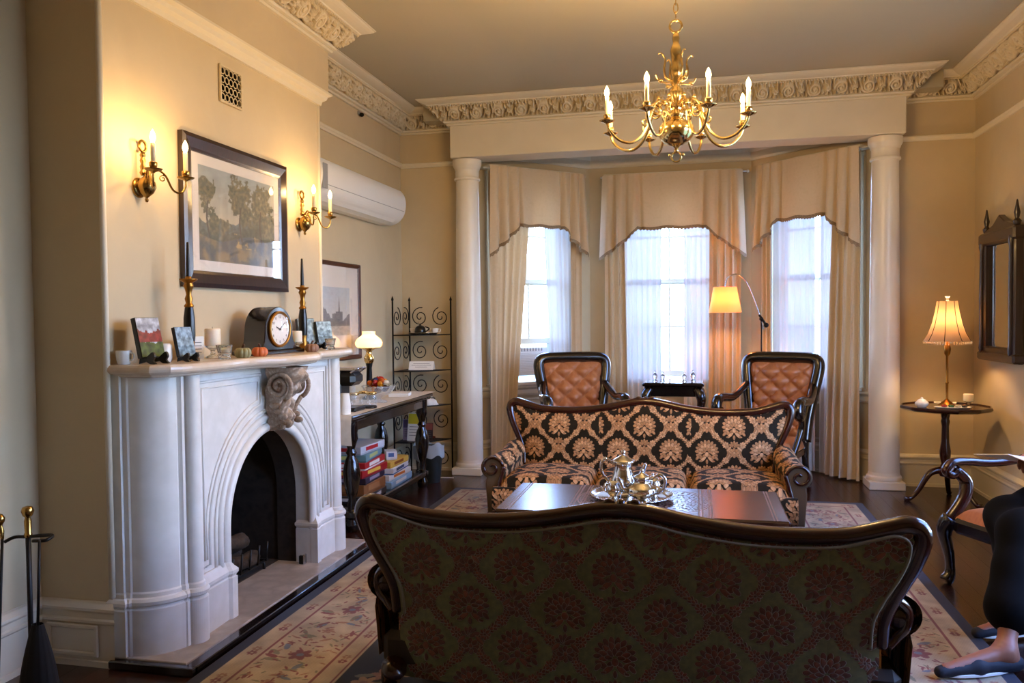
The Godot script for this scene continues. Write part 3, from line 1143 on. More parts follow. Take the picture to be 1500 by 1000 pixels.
func mantelpiece(zc: float) -> void:
	var o := thing("fireplace_mantel", "white marble mantelpiece with round arch and carved keystone", "fireplace", Vector3(XB, .042, zc))
	# own frame: x out of the wall, z along the wall (towards the camera is +z)
	var hgt := 1.223
	var half := .96
	var front := .25
	# plan of one end, measured from the end: Vector2(out, along)
	var plan := [Vector2(0, 0), Vector2(.045, 0), Vector2(.045, .014), Vector2(.068, .014), Vector2(.075, .020)]
	plan.append_array(spl([Vector2(.082, .021), Vector2(.125, .031), Vector2(.17, .058), Vector2(.206, .098), Vector2(.226, .135)], 12))
	plan.append_array([Vector2(.219, .142), Vector2(.219, .152), Vector2(.236, .160), Vector2(.238, .176), Vector2(.230, .182)])
	plan.append_array(arc(Vector2(.238, .222), .042, -80, 85, 20))
	plan.append_array([Vector2(.238, .27), Vector2(0, .27)])
	for s in [1.0, -1.0]:
		var q := []
		for p in plan:
			q.append(Vector2(p.x, s * (half - p.y)))
		beg()
		plate(q, [Vector2(0, .0), Vector2(0, hgt)])
		done("pilaster", mt.mantel, o)
		beg()
		plate(q, [Vector2(-.020, 0), Vector2(-.020, .20), Vector2(-.012, .206), Vector2(-.012, .212), Vector2(-.024, .222), Vector2(-.026, .236), Vector2(-.018, .248), Vector2(-.008, .252), Vector2(-.006, .268), Vector2(0, .275)], false, false)
		done("pilaster_base", mt.mantel, o)
	# front slab with the arched opening, in (z, y)
	var ar := .44
	var spring := .43
	var w2 := half - .262
	var prof := [Vector2(-w2, 0), Vector2(-w2, hgt), Vector2(w2, hgt), Vector2(w2, 0)]
	var opening := [Vector2(ar, 0)]
	opening.append_array(arc(Vector2(0, spring), ar, 0, 180, 28))
	opening.append(Vector2(-ar, 0))
	var all := prof.duplicate()
	all.append_array(opening)
	beg()
	T = Transform3D(Basis(Vector3(0, 0, 1), Vector3(0, 1, 0), Vector3(-1, 0, 0)), Vector3.ZERO)   # x -> z, z -> -x
	upright(all, -.225, -.125, .0)
	done("front_slab", mt.mantel, o)
	# dark iron lining between the slab and the firebox
	var lin := []
	var outer := [Vector2(ar + .20, 0)]
	outer.append_array(arc(Vector2(0, spring), ar + .20, 0, 180, 28))
	outer.append(Vector2(-ar - .20, 0))
	for p in opening:
		lin.append(p)
	outer.reverse()
	lin.append_array(outer)
	beg()
	T = Transform3D(Basis(Vector3(0, 0, 1), Vector3(0, 1, 0), Vector3(-1, 0, 0)), Vector3.ZERO)
	upright(lin, -.124, -.001, .0)
	done("iron_lining", mt.soot_vent_shade, o)
	# inner jamb ring set back, then round mouldings along the arch
	var pathf := func(r: float, x: float, y0: float) -> Array:
		var a := [Vector3(x, y0, r)]
		a.append(Vector3(x, (y0 + spring) * .5, r))
		for p in arc(Vector2(0, spring), r, 0, 180, 30):
			a.append(Vector3(x, p.y, p.x))
		a.append(Vector3(x, (y0 + spring) * .5, -r))
		a.append(Vector3(x, y0, -r))
		return a
	beg()
	tube(pathf.call(.455, .222, 0.0), .026, 10)
	done("arch_roll", mt.mantel, o)
	beg()
	tube(pathf.call(.508, .222, .25), .020, 10)
	done("arch_roll", mt.mantel, o)
	beg()
	tube(pathf.call(.548, .226, .25), .010, 8)
	done("arch_roll", mt.mantel, o)
	# spandrel panels: two nested raised lines on each side
	for s in [1.0, -1.0]:
		for k in [[.0, .010], [.030, .007]]:
			var d: float = k[0]
			var zo := w2 - .035 - d
			var top := hgt - .055 - d
			var rr := .592 + d
			var path := [Vector3(.226, .30 + d, s * zo), Vector3(.226, top, s * zo), Vector3(.226, top, s * (.115 + d))]
			var a1 := asin(clampf((.115 + d) / rr, -1, 1))
			var n := 12
			for i in n + 1:
				var a := lerpf(PI / 2 - a1, .0, float(i) / n)
				var z := cos(a) * rr
				var y := spring + sin(a) * rr
				if z < zo - .012:
					path.append(Vector3(.226, y, s * z))
			path.append(Vector3(.226, .30 + d, s * (minf(rr, zo - .02))))
			beg()
			tube(path, k[1], 6, 1.0, Vector3.ZERO, true)
			done("panel_moulding", mt.mantel, o)
	# base blocks of the front
	for s in [1.0, -1.0]:
		beg()
		var zz := []
		for p in [Vector2(.126, .43), Vector2(.268, .43), Vector2(.268, .475), Vector2(.255, .49), Vector2(.262, w2 + .02), Vector2(.126, w2 + .02)]:
			zz.append(Vector2(p.x, s * p.y))
		plate(zz, [Vector2(0, 0), Vector2(0, .20), Vector2(.006, .206), Vector2(-.004, .222), Vector2(-.004, .236), Vector2(.012, .256), Vector2(.022, .275)])
		done("base_block", mt.mantel, o)
	# shelf with a serpentine front
	var sh := [Vector2(.0, .985)]
	for i in 41:
		var t := lerpf(1.0, -1.0, i / 40.0)
		var x := .325
		x += .125 * exp(-pow((t * 1.0) / .30, 4.0))
		x += .018 * exp(-pow((absf(t) - .62) / .16, 2.0))
		x -= .09 * pow(absf(t), 16.0) + .02 * pow(absf(t), 60.0)
		sh.append(Vector2(x, t * .985))
	sh.append(Vector2(0, -.985))
	beg()
	plate(sh, [Vector2(.055, hgt - .012), Vector2(.030, hgt - .006), Vector2(.022, hgt + .002), Vector2(.010, hgt + .006), Vector2(.002, hgt + .014), Vector2(0, hgt + .024), Vector2(.002, hgt + .034), Vector2(.008, hgt + .043), Vector2(.018, hgt + .046)])
	done("shelf", mt.shelf_marble, o)
	# keystone console: scrolled body and acanthus leaf
	var prof2 := spl([0.20, 0.205, 0.185, 0.150, 0.125, 0.118, 0.128, 0.110, 0.060], 6)
	beg()
	smo()
	grid(func(u: float, v: float) -> Vector3:
		var k: float = prof2[int(roundf((1 - v) * (prof2.size() - 1)))]
		var a := (u - .5) * 2.0
		var hw := lerpf(.055, .105, v) * (1.0 + .10 * sin(v * 22))
		var leaf := .018 * absf(sin(a * 5.2)) * (1 - absf(a) * .4) + .012 * sin(v * 30 + absf(a) * 5)
		var edge := 1.0 - pow(absf(a), 6)
		return Vector3(.205 + k * (.25 + .75 * edge) + leaf * edge, lerpf(.86, hgt - .02, v), -a * hw), 26, 44)
	done("keystone", mt.corbel, o)
	for s in [1.0, -1.0]:
		beg()
		tube(spiral(Vector3(.325, 1.105, s * .098), .078, .012, -1.2, 1.9, Vector3(1, 0, 0), Vector3(0, 1, 0), 34), .013, 7)
		tube(spl([Vector3(.355, 1.035, s * .09), Vector3(.325, .98, s * .075), Vector3(.30, .94, s * .06), Vector3(.32, .90, s * .05), Vector3(.30, .875, s * .04), Vector3(.28, .89, s * .04)], 6), .012, 7)
		for k in 4:
			ball(Vector3(.29 + .02 * k, 1.0 - .03 * k, s * (.085 - .008 * k)), Vector3(.03, .018, .012), 8, 6)
		done("scroll", mt.corbel, o)

func fire_set(zc: float) -> void:
	var o := thing("gas_log_set", "charred log set on an iron grate inside the fireplace", "fireplace logs", Vector3(-2.58, .045, zc))
	beg()
	for i in 7:
		var z := -.27 + i * .09
		tube([Vector3(.14, .16, z), Vector3(.13, .05, z), Vector3(-.12, .05, z)], .007, 6)
	for x in [-.1, .12]:
		tube([Vector3(x, .045, -.30), Vector3(x, .045, .30)], .008, 6)
		for z in [-.26, .26]:
			tube([Vector3(x, .045, z), Vector3(x, .0, z)], .009, 6)
	done("grate", mt.dark_iron, o)
	for l in [[-.05, .095, .0, .05, .28], [.07, .09, .02, -.08, .25], [.01, .165, -.02, .12, .24], [.03, .215, .05, -.35, .17]]:
		beg()
		T = xf(Vector3(l[0], l[1], l[2]), l[3])
		var pts := []
		var rad := []
		for i in 9:
			var t := i / 8.0 * 2 - 1
			pts.append(Vector3(.012 * sin(t * 5 + l[1] * 40), .01 * cos(t * 4), t * l[4]))
			rad.append(.042 + .006 * sin(i * 2.1 + l[1] * 60))
		tube(pts, rad, 10)
		done("log", mt.log_bark, o)
	# heat-shield screen edge plate at the jamb
	var p := thing("valve_plate", "small pale metal plate at the foot of the fireplace jamb", "plate", Vector3(-2.27, .043, zc - .395))
	beg()
	box(Vector3(0, .03, 0), Vector3(.012, .058, .03), .003)
	done("face", mt.chrome, p)
	beg()
	box(Vector3(-.02, .025, 0), Vector3(.03, .05, .02), .003)
	done("bracket", mt.dark_iron, p)
# ---------------------------------------------------------------- rug, sofas, coffee table
func rug() -> void:
	var w := 3.33
	var l := 5.9
	var W := 800
	var HH := 1416
	field(W, HH)
	var rng := RandomNumberGenerator.new()
	rng.seed = 11
	var s := W / w
	# tones: 1 cream, 2 red, 3 blue, 4 green, 5 tan flower, 6 navy edge, 7 black, 8 pale field flower
	for y in HH:
		for x in W:
			var d := mini(mini(x, W - 1 - x), mini(y, HH - 1 - y)) / s
			var t := 1
			if d < .055:
				t = 6
			elif d > .60:
				t = 7
			elif absf(d - .16) < .006 or absf(d - .50) < .006 or absf(d - .585) < .005:
				t = 2
			SC[y * W + x] = t
			SB[y * W + x] = 1.0
	var flower := func(x: float, y: float, r: float, a: int, b: int) -> void:
		for i in 6:
			var g := TAU * i / 6.0
			ell(x + cos(g) * r * .62, y + sin(g) * r * .62, r * .42, r * .30, g, 1, a, 1.0)
		ell(x, y, r * .3, r * .3, 0, 1, b, 1.0)
	for side in 4:
		var n := 12 if side % 2 == 0 else 21
		for i in n:
			var f := (i + .5) / n
			for band in [[.108, .024, .5], [.545, .021, .5]]:
				var c := Vector2(f * W, band[0] * s) if side == 0 else (Vector2(W - band[0] * s, f * HH) if side == 1 else (Vector2(f * W, HH - band[0] * s) if side == 2 else Vector2(band[0] * s, f * HH)))
				var off: float = band[0] * s
				if c.x < off - 1 or c.x > W - off + 1 or c.y < off - 1 or c.y > HH - off + 1:
					continue
				for k in 2:
					flower.call(c.x + (k * 11 - 5) * (1 if side % 2 == 0 else 0), c.y + (k * 11 - 5) * (0 if side % 2 == 0 else 1), band[1] * s, 2 if k else 5, 1)
			var m := Vector2(f * W, .33 * s) if side == 0 else (Vector2(W - .33 * s, f * HH) if side == 1 else (Vector2(f * W, HH - .33 * s) if side == 2 else Vector2(.33 * s, f * HH)))
			if m.x < .3 * s or m.x > W - .3 * s or m.y < .3 * s or m.y > HH - .3 * s:
				continue
			if i % 2 == 0:
				flower.call(m.x, m.y, .055 * s, 2, 3)
				for k in 5:
					var g := rng.randf() * TAU
					ell(m.x + cos(g) * 30, m.y + sin(g) * 30, 9, 3.5, g + .6, 1, [3, 4, 2][k % 3], 1.0)
			else:
				flower.call(m.x, m.y, .032 * s, 5, 2)
				for k in 9:
					var g := rng.randf() * TAU
					ell(m.x + cos(g) * rng.randf_range(16, 34), m.y + sin(g) * rng.randf_range(16, 34), 8, 2.5, g + 1.2, 1, [4, 2, 3, 5][k % 4], 1.0)
			for k in 44:
				var q := m + Vector2(rng.randf_range(-36, 36), rng.randf_range(-36, 36))
				ell(q.x, q.y, rng.randf_range(2, 6), 1.3, rng.randf() * TAU, 1, [2, 4, 5, 2][k % 4], 1.0)
	for i in 190:
		var q := Vector2(rng.randf_range(.66 * s, W - .66 * s), rng.randf_range(.66 * s, HH - .66 * s))
		flower.call(q.x, q.y, rng.randf_range(8, 17), [8, 5, 8, 2][i % 4], [5, 1][i % 2])
		for k in 3:
			var g := rng.randf() * TAU
			ell(q.x + cos(g) * 20, q.y + sin(g) * 20, 10, 4, g, 1, [4, 8][k % 2], 1.0)
	var tx := field_tex([Color(.60, .52, .40), Color(.62, .545, .43), Color(.42, .20, .18), Color(.36, .38, .42), Color(.42, .40, .30), Color(.52, .37, .27), Color(.055, .07, .16), Color(.035, .032, .035), Color(.62, .47, .30)], .12)
	var m := M("rug", Color.WHITE, .95, 0.0, {"rim_enabled": true, "rim": .3})
	m.albedo_texture = tx[0]
	beg()
	T = xf(Vector3(-.385, 0, -6.75 + l / 2))
	smo()
	grid(func(u: float, v: float) -> Vector3:
		return Vector3((u - .5) * w, .009 + .0012 * sin(u * 31 + v * 17), (.5 - v) * l), 40, 60)
	flat()
	for e in [[Vector3(-w / 2, 0, l / 2), Vector3(w / 2, 0, l / 2)], [Vector3(w / 2, 0, -l / 2), Vector3(-w / 2, 0, -l / 2)], [Vector3(w / 2, 0, l / 2), Vector3(w / 2, 0, -l / 2)], [Vector3(-w / 2, 0, -l / 2), Vector3(-w / 2, 0, l / 2)]]:
		var up := Vector3(0, .009, 0)
		tri(e[0], e[1], e[1] + up, Vector2(.001, .001), Vector2(.001, .001), Vector2(.001, .001))
		tri(e[0], e[1] + up, e[0] + up, Vector2(.001, .001), Vector2(.001, .001), Vector2(.001, .001))
	tag(done("area_rug", m), "cream bordered oriental rug with black floral field and navy edge", "rug")

func sofa(label: String, at: Vector3, turn: float) -> Node3D:
	var o := thing("carved_sofa", label, "sofa", at, turn, "matching damask sofas")
	var half := [Vector2(0, .862), Vector2(.10, .852), Vector2(.28, .815), Vector2(.50, .792), Vector2(.74, .800), Vector2(.88, .835), Vector2(.945, .852), Vector2(.985, .835), Vector2(.992, .79), Vector2(.965, .70), Vector2(.915, .59), Vector2(.885, .50), Vector2(.880, .40)]
	var sp := spl(half, 6)
	var lean := func(y: float) -> float:
		return -.16 * (y - .40)
	# carved show-wood rail round the back
	var path := []
	var rad := []
	var m := sp.size()
	for i in range(m - 1, 0, -1):
		path.append(Vector3(-sp[i].x, sp[i].y, lean.call(sp[i].y)))
	for i in m:
		path.append(Vector3(sp[i].x, sp[i].y, lean.call(sp[i].y)))
	for i in path.size():
		var y: float = path[i].y
		rad.append(lerpf(.024, .031, clampf((y - .5) / .3, 0, 1)))
	beg()
	tube(path, rad, 12, 1.0)
	done("back_frame", mt.mahogany, o)
	beg()
	for s in [-1.0, 1.0]:
		tube(spiral(Vector3(s * .045, .876, lean.call(.87)), .022, .005, -1.5, s * -1.4, Vector3(s, 0, 0), Vector3(0, 1, 0), 22), .010, 7)
		tube(spl([Vector3(s * .02, .888, lean.call(.88)), Vector3(s * .10, .872, lean.call(.87)), Vector3(s * .19, .848, lean.call(.85))], 5), [.010, .011, .011, .011, .011, .010, .009, .008, .007, .006, .004], 7)
	ball(Vector3(0, .882, lean.call(.88)), Vector3(.018, .020, .018), 10, 8)
	done("crest", mt.mahogany, o)
	# width of the upholstery at a height, and its top at a place
	var wide := func(y: float) -> float:
		var best := .87
		for p in sp:
			if p.x > .6 and absf(p.y - y) < .02:
				best = p.x
		if y > .80:
			best = .955
		return best
	var topy := func(x: float) -> float:
		var ax := minf(absf(x), .93)
		for i in m - 1:
			if sp[i].x <= ax and sp[i + 1].x >= ax:
				return lerpf(sp[i].y, sp[i + 1].y, (ax - sp[i].x) / maxf(sp[i + 1].x - sp[i].x, .001))
		return .84
	var ws := []
	for j in 25:
		ws.append(wide.call(lerpf(.30, .83, j / 24.0)))
	for q in 3:
		for j in range(1, 24):
			ws[j] = (ws[j - 1] + ws[j] * 2 + ws[j + 1]) / 4
	# padded inside back in three sewn panels
	beg()
	smo()
	var pw := .61
	var back := func(u: float, v: float, z0: float, bulge: float) -> Vector3:
		var a := (u - .5) * 2.0
		var hw: float = ws[int(roundf(v * 24))] - .006
		var x := a * hw
		var y := lerpf(.30, topy.call(a * .95) - .012, v)
		var pad := (1 - pow(absf(a), 8)) * (1 - pow(v, 8))
		return Vector3(x, y, lean.call(y) + z0 + bulge * pad)
	var nu := 48
	var pts := []
	for j in 25:
		var row := []
		for i in nu + 1:
			row.append(back.call(float(i) / nu, j / 24.0, .012, .085))
		pts.append(row)
	for j in 24:
		for i in nu:
			var c := [pts[j][i], pts[j][i + 1], pts[j + 1][i + 1], pts[j + 1][i]]
			var panel := floorf(((pts[j][i].x + pts[j][i + 1].x) * .5 + pw * 1.5) / pw)
			panel = clampf(panel, 0, 2)
			var uv := []
			for p in c:
				uv.append(Vector2((p.x + pw * 1.5 - (panel + .5) * pw) / .365, (.70 - p.y) / .33))
			tri(c[0], c[1], c[2], uv[0], uv[1], uv[2])
			tri(c[0], c[2], c[3], uv[0], uv[2], uv[3])
	done("back_cushion", mt.damask, o)
	# outside back
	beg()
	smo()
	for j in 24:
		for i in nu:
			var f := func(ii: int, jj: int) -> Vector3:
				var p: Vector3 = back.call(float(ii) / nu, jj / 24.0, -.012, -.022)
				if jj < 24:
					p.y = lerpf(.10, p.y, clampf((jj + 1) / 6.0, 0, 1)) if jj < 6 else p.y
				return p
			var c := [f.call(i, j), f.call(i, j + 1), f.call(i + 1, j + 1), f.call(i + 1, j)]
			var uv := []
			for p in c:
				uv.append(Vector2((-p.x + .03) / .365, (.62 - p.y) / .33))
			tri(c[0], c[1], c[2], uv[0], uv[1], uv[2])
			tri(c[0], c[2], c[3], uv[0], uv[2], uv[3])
	done("outside_back", mt.damask_back_shaded, o)
	beg()
	var gp := []
	for p in path:
		var c := Vector3(0, .5, 0)
		gp.append(Vector3(p.x * .955, p.y - .034 * clampf((p.y - .5) / .25, 0, 1), p.z - .030))
	tube(gp, .0055, 6)
	done("gimp_braid", mt.gimp, o)
	# seat: base and three cushions
	beg()
	box(Vector3(0, .235, .30), Vector3(1.90, .15, .62), .03)
	done("seat_base", mt.damask_uvless, o)
	beg()
	smo()
	grid(func(u: float, v: float) -> Vector3:
		var a := u * PI * 2
		return Vector3((v - .5) * 1.92, .275 + .085 * sin(a), .60 + .04 * cos(a) + .015 * cos(v * TAU)), 14, 30, 1.2, 5.2)
	done("seat_front", mt.damask, o)
	for k in 3:
		var cx := (k - 1) * .615
		beg()
		smo()
		grid(func(u: float, v: float) -> Vector3:
			var a := (u - .5) * 2
			var b := (v - .5) * 2
			var e := (1 - pow(absf(a), 10)) * (1 - pow(absf(b), 10))
			return Vector3(cx + a * .304, .335 + .085 * pow(maxf(e, 0), .45) + .02 * (1 - a * a), .345 - b * .275), 20, 20, 1.66, 1.6)
		done("seat_cushion", mt.damask, o)
	# rolled arms with carved wooden fronts
	for s in [-1.0, 1.0]:
		beg()
		smo()
		var pro := [Vector2(.885, .20), Vector2(.885, .36), Vector2(.882, .44), Vector2(.875, .49)]
		pro.append_array(arc(Vector2(.940, .505), .076, 185, -60, 14))
		pro.append_array([Vector2(.985, .40), Vector2(.97, .20)])
		var np := pro.size() - 1
		grid(func(u: float, v: float) -> Vector3:
			var p: Vector2 = pro[int(roundf((u if s < 0 else 1 - u) * np))]
			var dz := .56 * v
			return Vector3(s * (p.x + .035 * v * v), p.y - .03 * sin(v * 2.0), .02 + dz), np, 14, 1.6, 1.5)
		done("arm", mt.damask, o)
		beg()
		var cc := Vector3(s * (.940 + .035), .505 - .027, .585)
		tube(spiral(cc, .078, .012, PI * .95, -1.35, Vector3(s, 0, 0), Vector3(0, 1, 0), 30), .010, 8)
		tube(spl([cc + Vector3(-s * .083, .01, 0), Vector3(s * .915, .40, .59), Vector3(s * .935, .30, .60), Vector3(s * .925, .20, .60)], 6), .013, 8)
		done("arm_scroll", mt.mahogany, o)
		beg()
		var fo := []
		for p in pro:
			fo.append(Vector2(s * (p.x + .035), p.y - .027))
		upright(fo, .555, .583, .006)
		done("arm_front", mt.damask_plain, o)
		beg()
		tube(spl([Vector3(s * .90, .58, -.025), Vector3(s * .935, .565, -.01), Vector3(s * .965, .525, .01), Vector3(s * .96, .47, .01), Vector3(s * .93, .43, .01), Vector3(s * .90, .40, .0)], 5), .018, 8)
		ball(Vector3(s * .945, .50, .02), Vector3(.045, .05, .025), 12, 8)
		done("arm_rear_scroll", mt.mahogany, o)
		for f in [[.62, 1.0], [-.03, -1.0]]:
			beg()
			tube(spl([Vector3(s * .87, .20, f[0] - .04), Vector3(s * .90, .13, f[0]), Vector3(s * .885, .06, f[0] - .01), Vector3(s * .90, .015, f[0] + .02 * f[1])], 5), [.05, .05, .048, .045, .042, .038, .034, .03, .027, .025, .024, .024, .025, .027, .028, .028], 10)
			done("leg", mt.mahogany, o)
	return o

func coffee_table() -> void:
	var o := thing("coffee_table", "low polished mahogany coffee table with inlaid bands and ovals", "table", Vector3(-.274, .0, -4.17))
	var w := 1.40
	var d := .655
	# flat inlay on the top: bands and two ovals
	var W := 1024
	var HH := 484
	var im := Image.create(W, HH, false, Image.FORMAT_RGB8)
	var ri := Image.create(W, HH, false, Image.FORMAT_RGB8)
	var fn := FastNoiseLite.new()
	fn.seed = 8
	fn.frequency = .01
	for y in HH:
		for x in W:
			var g := .5 + fn.get_noise_2d(x * .5, y * 7) * .8
			var c := Color(.20, .10, .085).lerp(Color(.31, .16, .12), clampf(g, 0, 1))
			var u := (x + .5) / W
			for b in [.25, .262, .285, .295, .71, .722, .745, .755, .955, .965, .035, .045]:
				if absf(u - b) < .0022:
					c = c.lerp(Color(.62, .46, .32), .65)
			for k in [[.41, .145], [.61, .145]]:
				var e := pow((u - k[0]) / k[1], 2) + pow(((y + .5) / HH - .5) / .40, 2)
				if absf(e - 1) < .03 or absf(e - .88) < .015:
					c = c.lerp(Color(.66, .50, .36), .7)
				elif e < .86 and fn.get_noise_2d(x * 6, y * 6) > .12:
					c = c.lerp(Color(.55, .40, .28), .5)
			im.set_pixel(x, y, c)
			var ro := .25 if c.r < .36 else .6
			ri.set_pixel(x, y, Color(ro, ro, ro))
	var tm := M("table_inlay", Color.WHITE, .17, 0.0, {"metallic_specular": .7})
	tm.albedo_texture = ImageTexture.create_from_image(im)
	tm.roughness = 1.0
	tm.roughness_texture = ImageTexture.create_from_image(ri)
	tm.roughness_texture_channel = BaseMaterial3D.TEXTURE_CHANNEL_RED
	beg()
	box(Vector3(0, .53, 0), Vector3(w, .04, d), .008)
	done("table_edge", mt.mahogany, o)
	beg()
	flat()
	grid(func(u: float, v: float) -> Vector3: return Vector3((u - .5) * (w - .016), .5508, (.5 - v) * (d - .016)), 1, 1)
	done("inlaid_top", tm, o)
	beg()
	box(Vector3(0, .475, 0), Vector3(w - .12, .07, d - .12), .01)
	done("apron", mt.mahogany, o)
	for sx in [-1.0, 1.0]:
		for sz in [-1.0, 1.0]:
			beg()
			tube(spl([Vector3(sx * (w / 2 - .08), .50, sz * (d / 2 - .08)), Vector3(sx * (w / 2 - .045), .40, sz * (d / 2 - .045)), Vector3(sx * (w / 2 - .075), .18, sz * (d / 2 - .075)), Vector3(sx * (w / 2 - .05), .036, sz * (d / 2 - .05))], 5), [.045, .046, .047, .047, .046, .043, .04, .036, .032, .028, .025, .023, .023, .025, .03, .033], 10)
			done("leg", mt.mahogany, o)
	tea_set(Vector3(-.325, .5512, -4.20))

func handle(pts: Array, r: float) -> void:
	var p := spl(pts, 6)
	var rr := []
	for i in p.size():
		rr.append(r * (.7 + .5 * sin(PI * i / (p.size() - 1))))
	tube(p, rr, 8)

func tea_set(at: Vector3) -> void:
	var sv: Material = mt.silver
	var t := thing("silver_tray", "round silver tray with a rope edge under the tea service", "tray", at)
	beg()
	lathe([Vector2(0, .004), Vector2(.17, .004), Vector2(.185, .008), Vector2(.205, .020), Vector2(.214, .021), Vector2(.216, .025), Vector2(.208, .026), Vector2(.19, .014), Vector2(.175, .010), Vector2(0, .009)], 48)
	done("dish", sv, t)
	beg()
	for i in 60:
		var a := TAU * i / 60
		ball(Vector3(cos(a) * .212, .025, sin(a) * .212), Vector3.ONE * .006, 6, 4)
	done("rope_edge", sv, t)
	t = thing("coffee_pot", "tall silver coffee pot with a domed lid on the tray", "coffee pot", at + Vector3(-.045, .010, -.04))
	beg()
	lathe([Vector2(0, 0), Vector2(.055, 0), Vector2(.056, .008), Vector2(.038, .018), Vector2(.045, .03), Vector2(.062, .055), Vector2(.066, .075), Vector2(.056, .105), Vector2(.046, .14), Vector2(.048, .165), Vector2(.056, .172), Vector2(.056, .176)], 28)
	done("body", sv, t)
	beg()
	lathe([Vector2(.060, .174), Vector2(.060, .180), Vector2(.046, .188), Vector2(.026, .200), Vector2(.010, .208), Vector2(.008, .214), Vector2(.013, .222), Vector2(.010, .232), Vector2(0, .238)], 24)
	done("lid", sv, t)
	beg()
	handle([Vector3(-.046, .155, 0), Vector3(-.085, .185, 0), Vector3(-.115, .165, 0), Vector3(-.112, .115, 0), Vector3(-.085, .075, 0), Vector3(-.060, .062, 0)], .0075)
	ball(Vector3(-.095, .186, 0), Vector3(.012, .01, .01), 8, 6)
	done("handle", sv, t)
	beg()
	handle([Vector3(.055, .065, 0), Vector3(.085, .085, 0), Vector3(.10, .125, 0), Vector3(.118, .165, 0)], .012)
	done("spout", sv, t)
	t = thing("teapot", "squat silver teapot with gadrooned body in front of the coffee pot", "teapot", at + Vector3(.06, .010, .085))
	beg()
	lathe([Vector2(0, 0), Vector2(.045, 0), Vector2(.045, .006), Vector2(.036, .012), Vector2(.062, .026), Vector2(.078, .045), Vector2(.074, .066), Vector2(.052, .082), Vector2(.036, .092), Vector2(.036, .112), Vector2(.042, .118)], 36, Vector3.ZERO, .10, 18)
	done("body", sv, t)
	beg()
	lathe([Vector2(.042, .116), Vector2(.042, .121), Vector2(.030, .130), Vector2(.012, .140), Vector2(.006, .146), Vector2(.010, .153), Vector2(.006, .162), Vector2(0, .165)], 20)
	done("lid", sv, t)
	beg()
	handle([Vector3(.045, .105, 0), Vector3(.085, .135, 0), Vector3(.115, .115, 0), Vector3(.112, .075, 0), Vector3(.085, .04, 0), Vector3(.068, .035, 0)], .007)
	done("handle", sv, t)
	beg()
	handle([Vector3(-.065, .045, .0), Vector3(-.095, .06, 0), Vector3(-.108, .09, 0), Vector3(-.125, .112, 0)], .010)
	done("spout", sv, t)
	t = thing("creamer", "small silver cream jug beside the teapot on the tray", "jug", at + Vector3(-.09, .010, .06), .9)
	beg()
	lathe([Vector2(0, 0), Vector2(.026, 0), Vector2(.018, .012), Vector2(.030, .026), Vector2(.036, .042), Vector2(.030, .06), Vector2(.026, .072), Vector2(.034, .084), Vector2(.031, .084), Vector2(.023, .072), Vector2(.0, .04)], 22)
	done("body", sv, t)
	beg()
	handle([Vector3(-.027, .075, 0), Vector3(-.055, .082, 0), Vector3(-.058, .05, 0), Vector3(-.034, .034, 0)], .005)
	done("handle", sv, t)
	t = thing("sugar_bowl", "small lidded silver sugar bowl behind the teapot handle", "bowl", at + Vector3(.105, .010, -.085), .4)
	beg()
	lathe([Vector2(0, 0), Vector2(.028, 0), Vector2(.02, .012), Vector2(.038, .03), Vector2(.044, .05), Vector2(.036, .068), Vector2(.038, .074)], 22)
	done("body", sv, t)
	beg()
	lathe([Vector2(.039, .073), Vector2(.03, .084), Vector2(.01, .092), Vector2(.006, .10), Vector2(.009, .106), Vector2(0, .112)], 18)
	done("lid", sv, t)
	beg()
	for s in [-1.0, 1.0]:
		handle([Vector3(s * .036, .066, 0), Vector3(s * .062, .074, 0), Vector3(s * .062, .046, 0), Vector3(s * .042, .038, 0)], .0045)
	done("handles", sv, t)
# ---------------------------------------------------------------- chairs, tables, lamps
func tufted(w0: float, w1: float, y0: float, y1: float, zf: Callable, nx: float, ny: float, depth: float) -> void:
	# buttoned leather: diamond tufts between y0 and y1, width w0 (bottom) to w1 (top)
	smo()
	grid(func(u: float, v: float) -> Vector3:
		var a := (u - .5) * 2
		var x := a * lerpf(w0, w1, v)
		var y := lerpf(y0, y1, v)
		var p := u * nx
		var q := v * ny
		var d1 := absf(sin(PI * (p + q) * .5))
		var d2 := absf(sin(PI * (p - q) * .5))
		var puff := pow(d1 * d2, .45)
		var but := exp(-(1.0 - minf(1.0, 1.0)) )
		var e := minf(1, minf(1 - absf(a), minf(v, 1 - v) * 2) * 5)
		return Vector3(x, y, zf.call(y) + depth * puff * (.3 + .7 * e) + .02 * e), 56, 56)

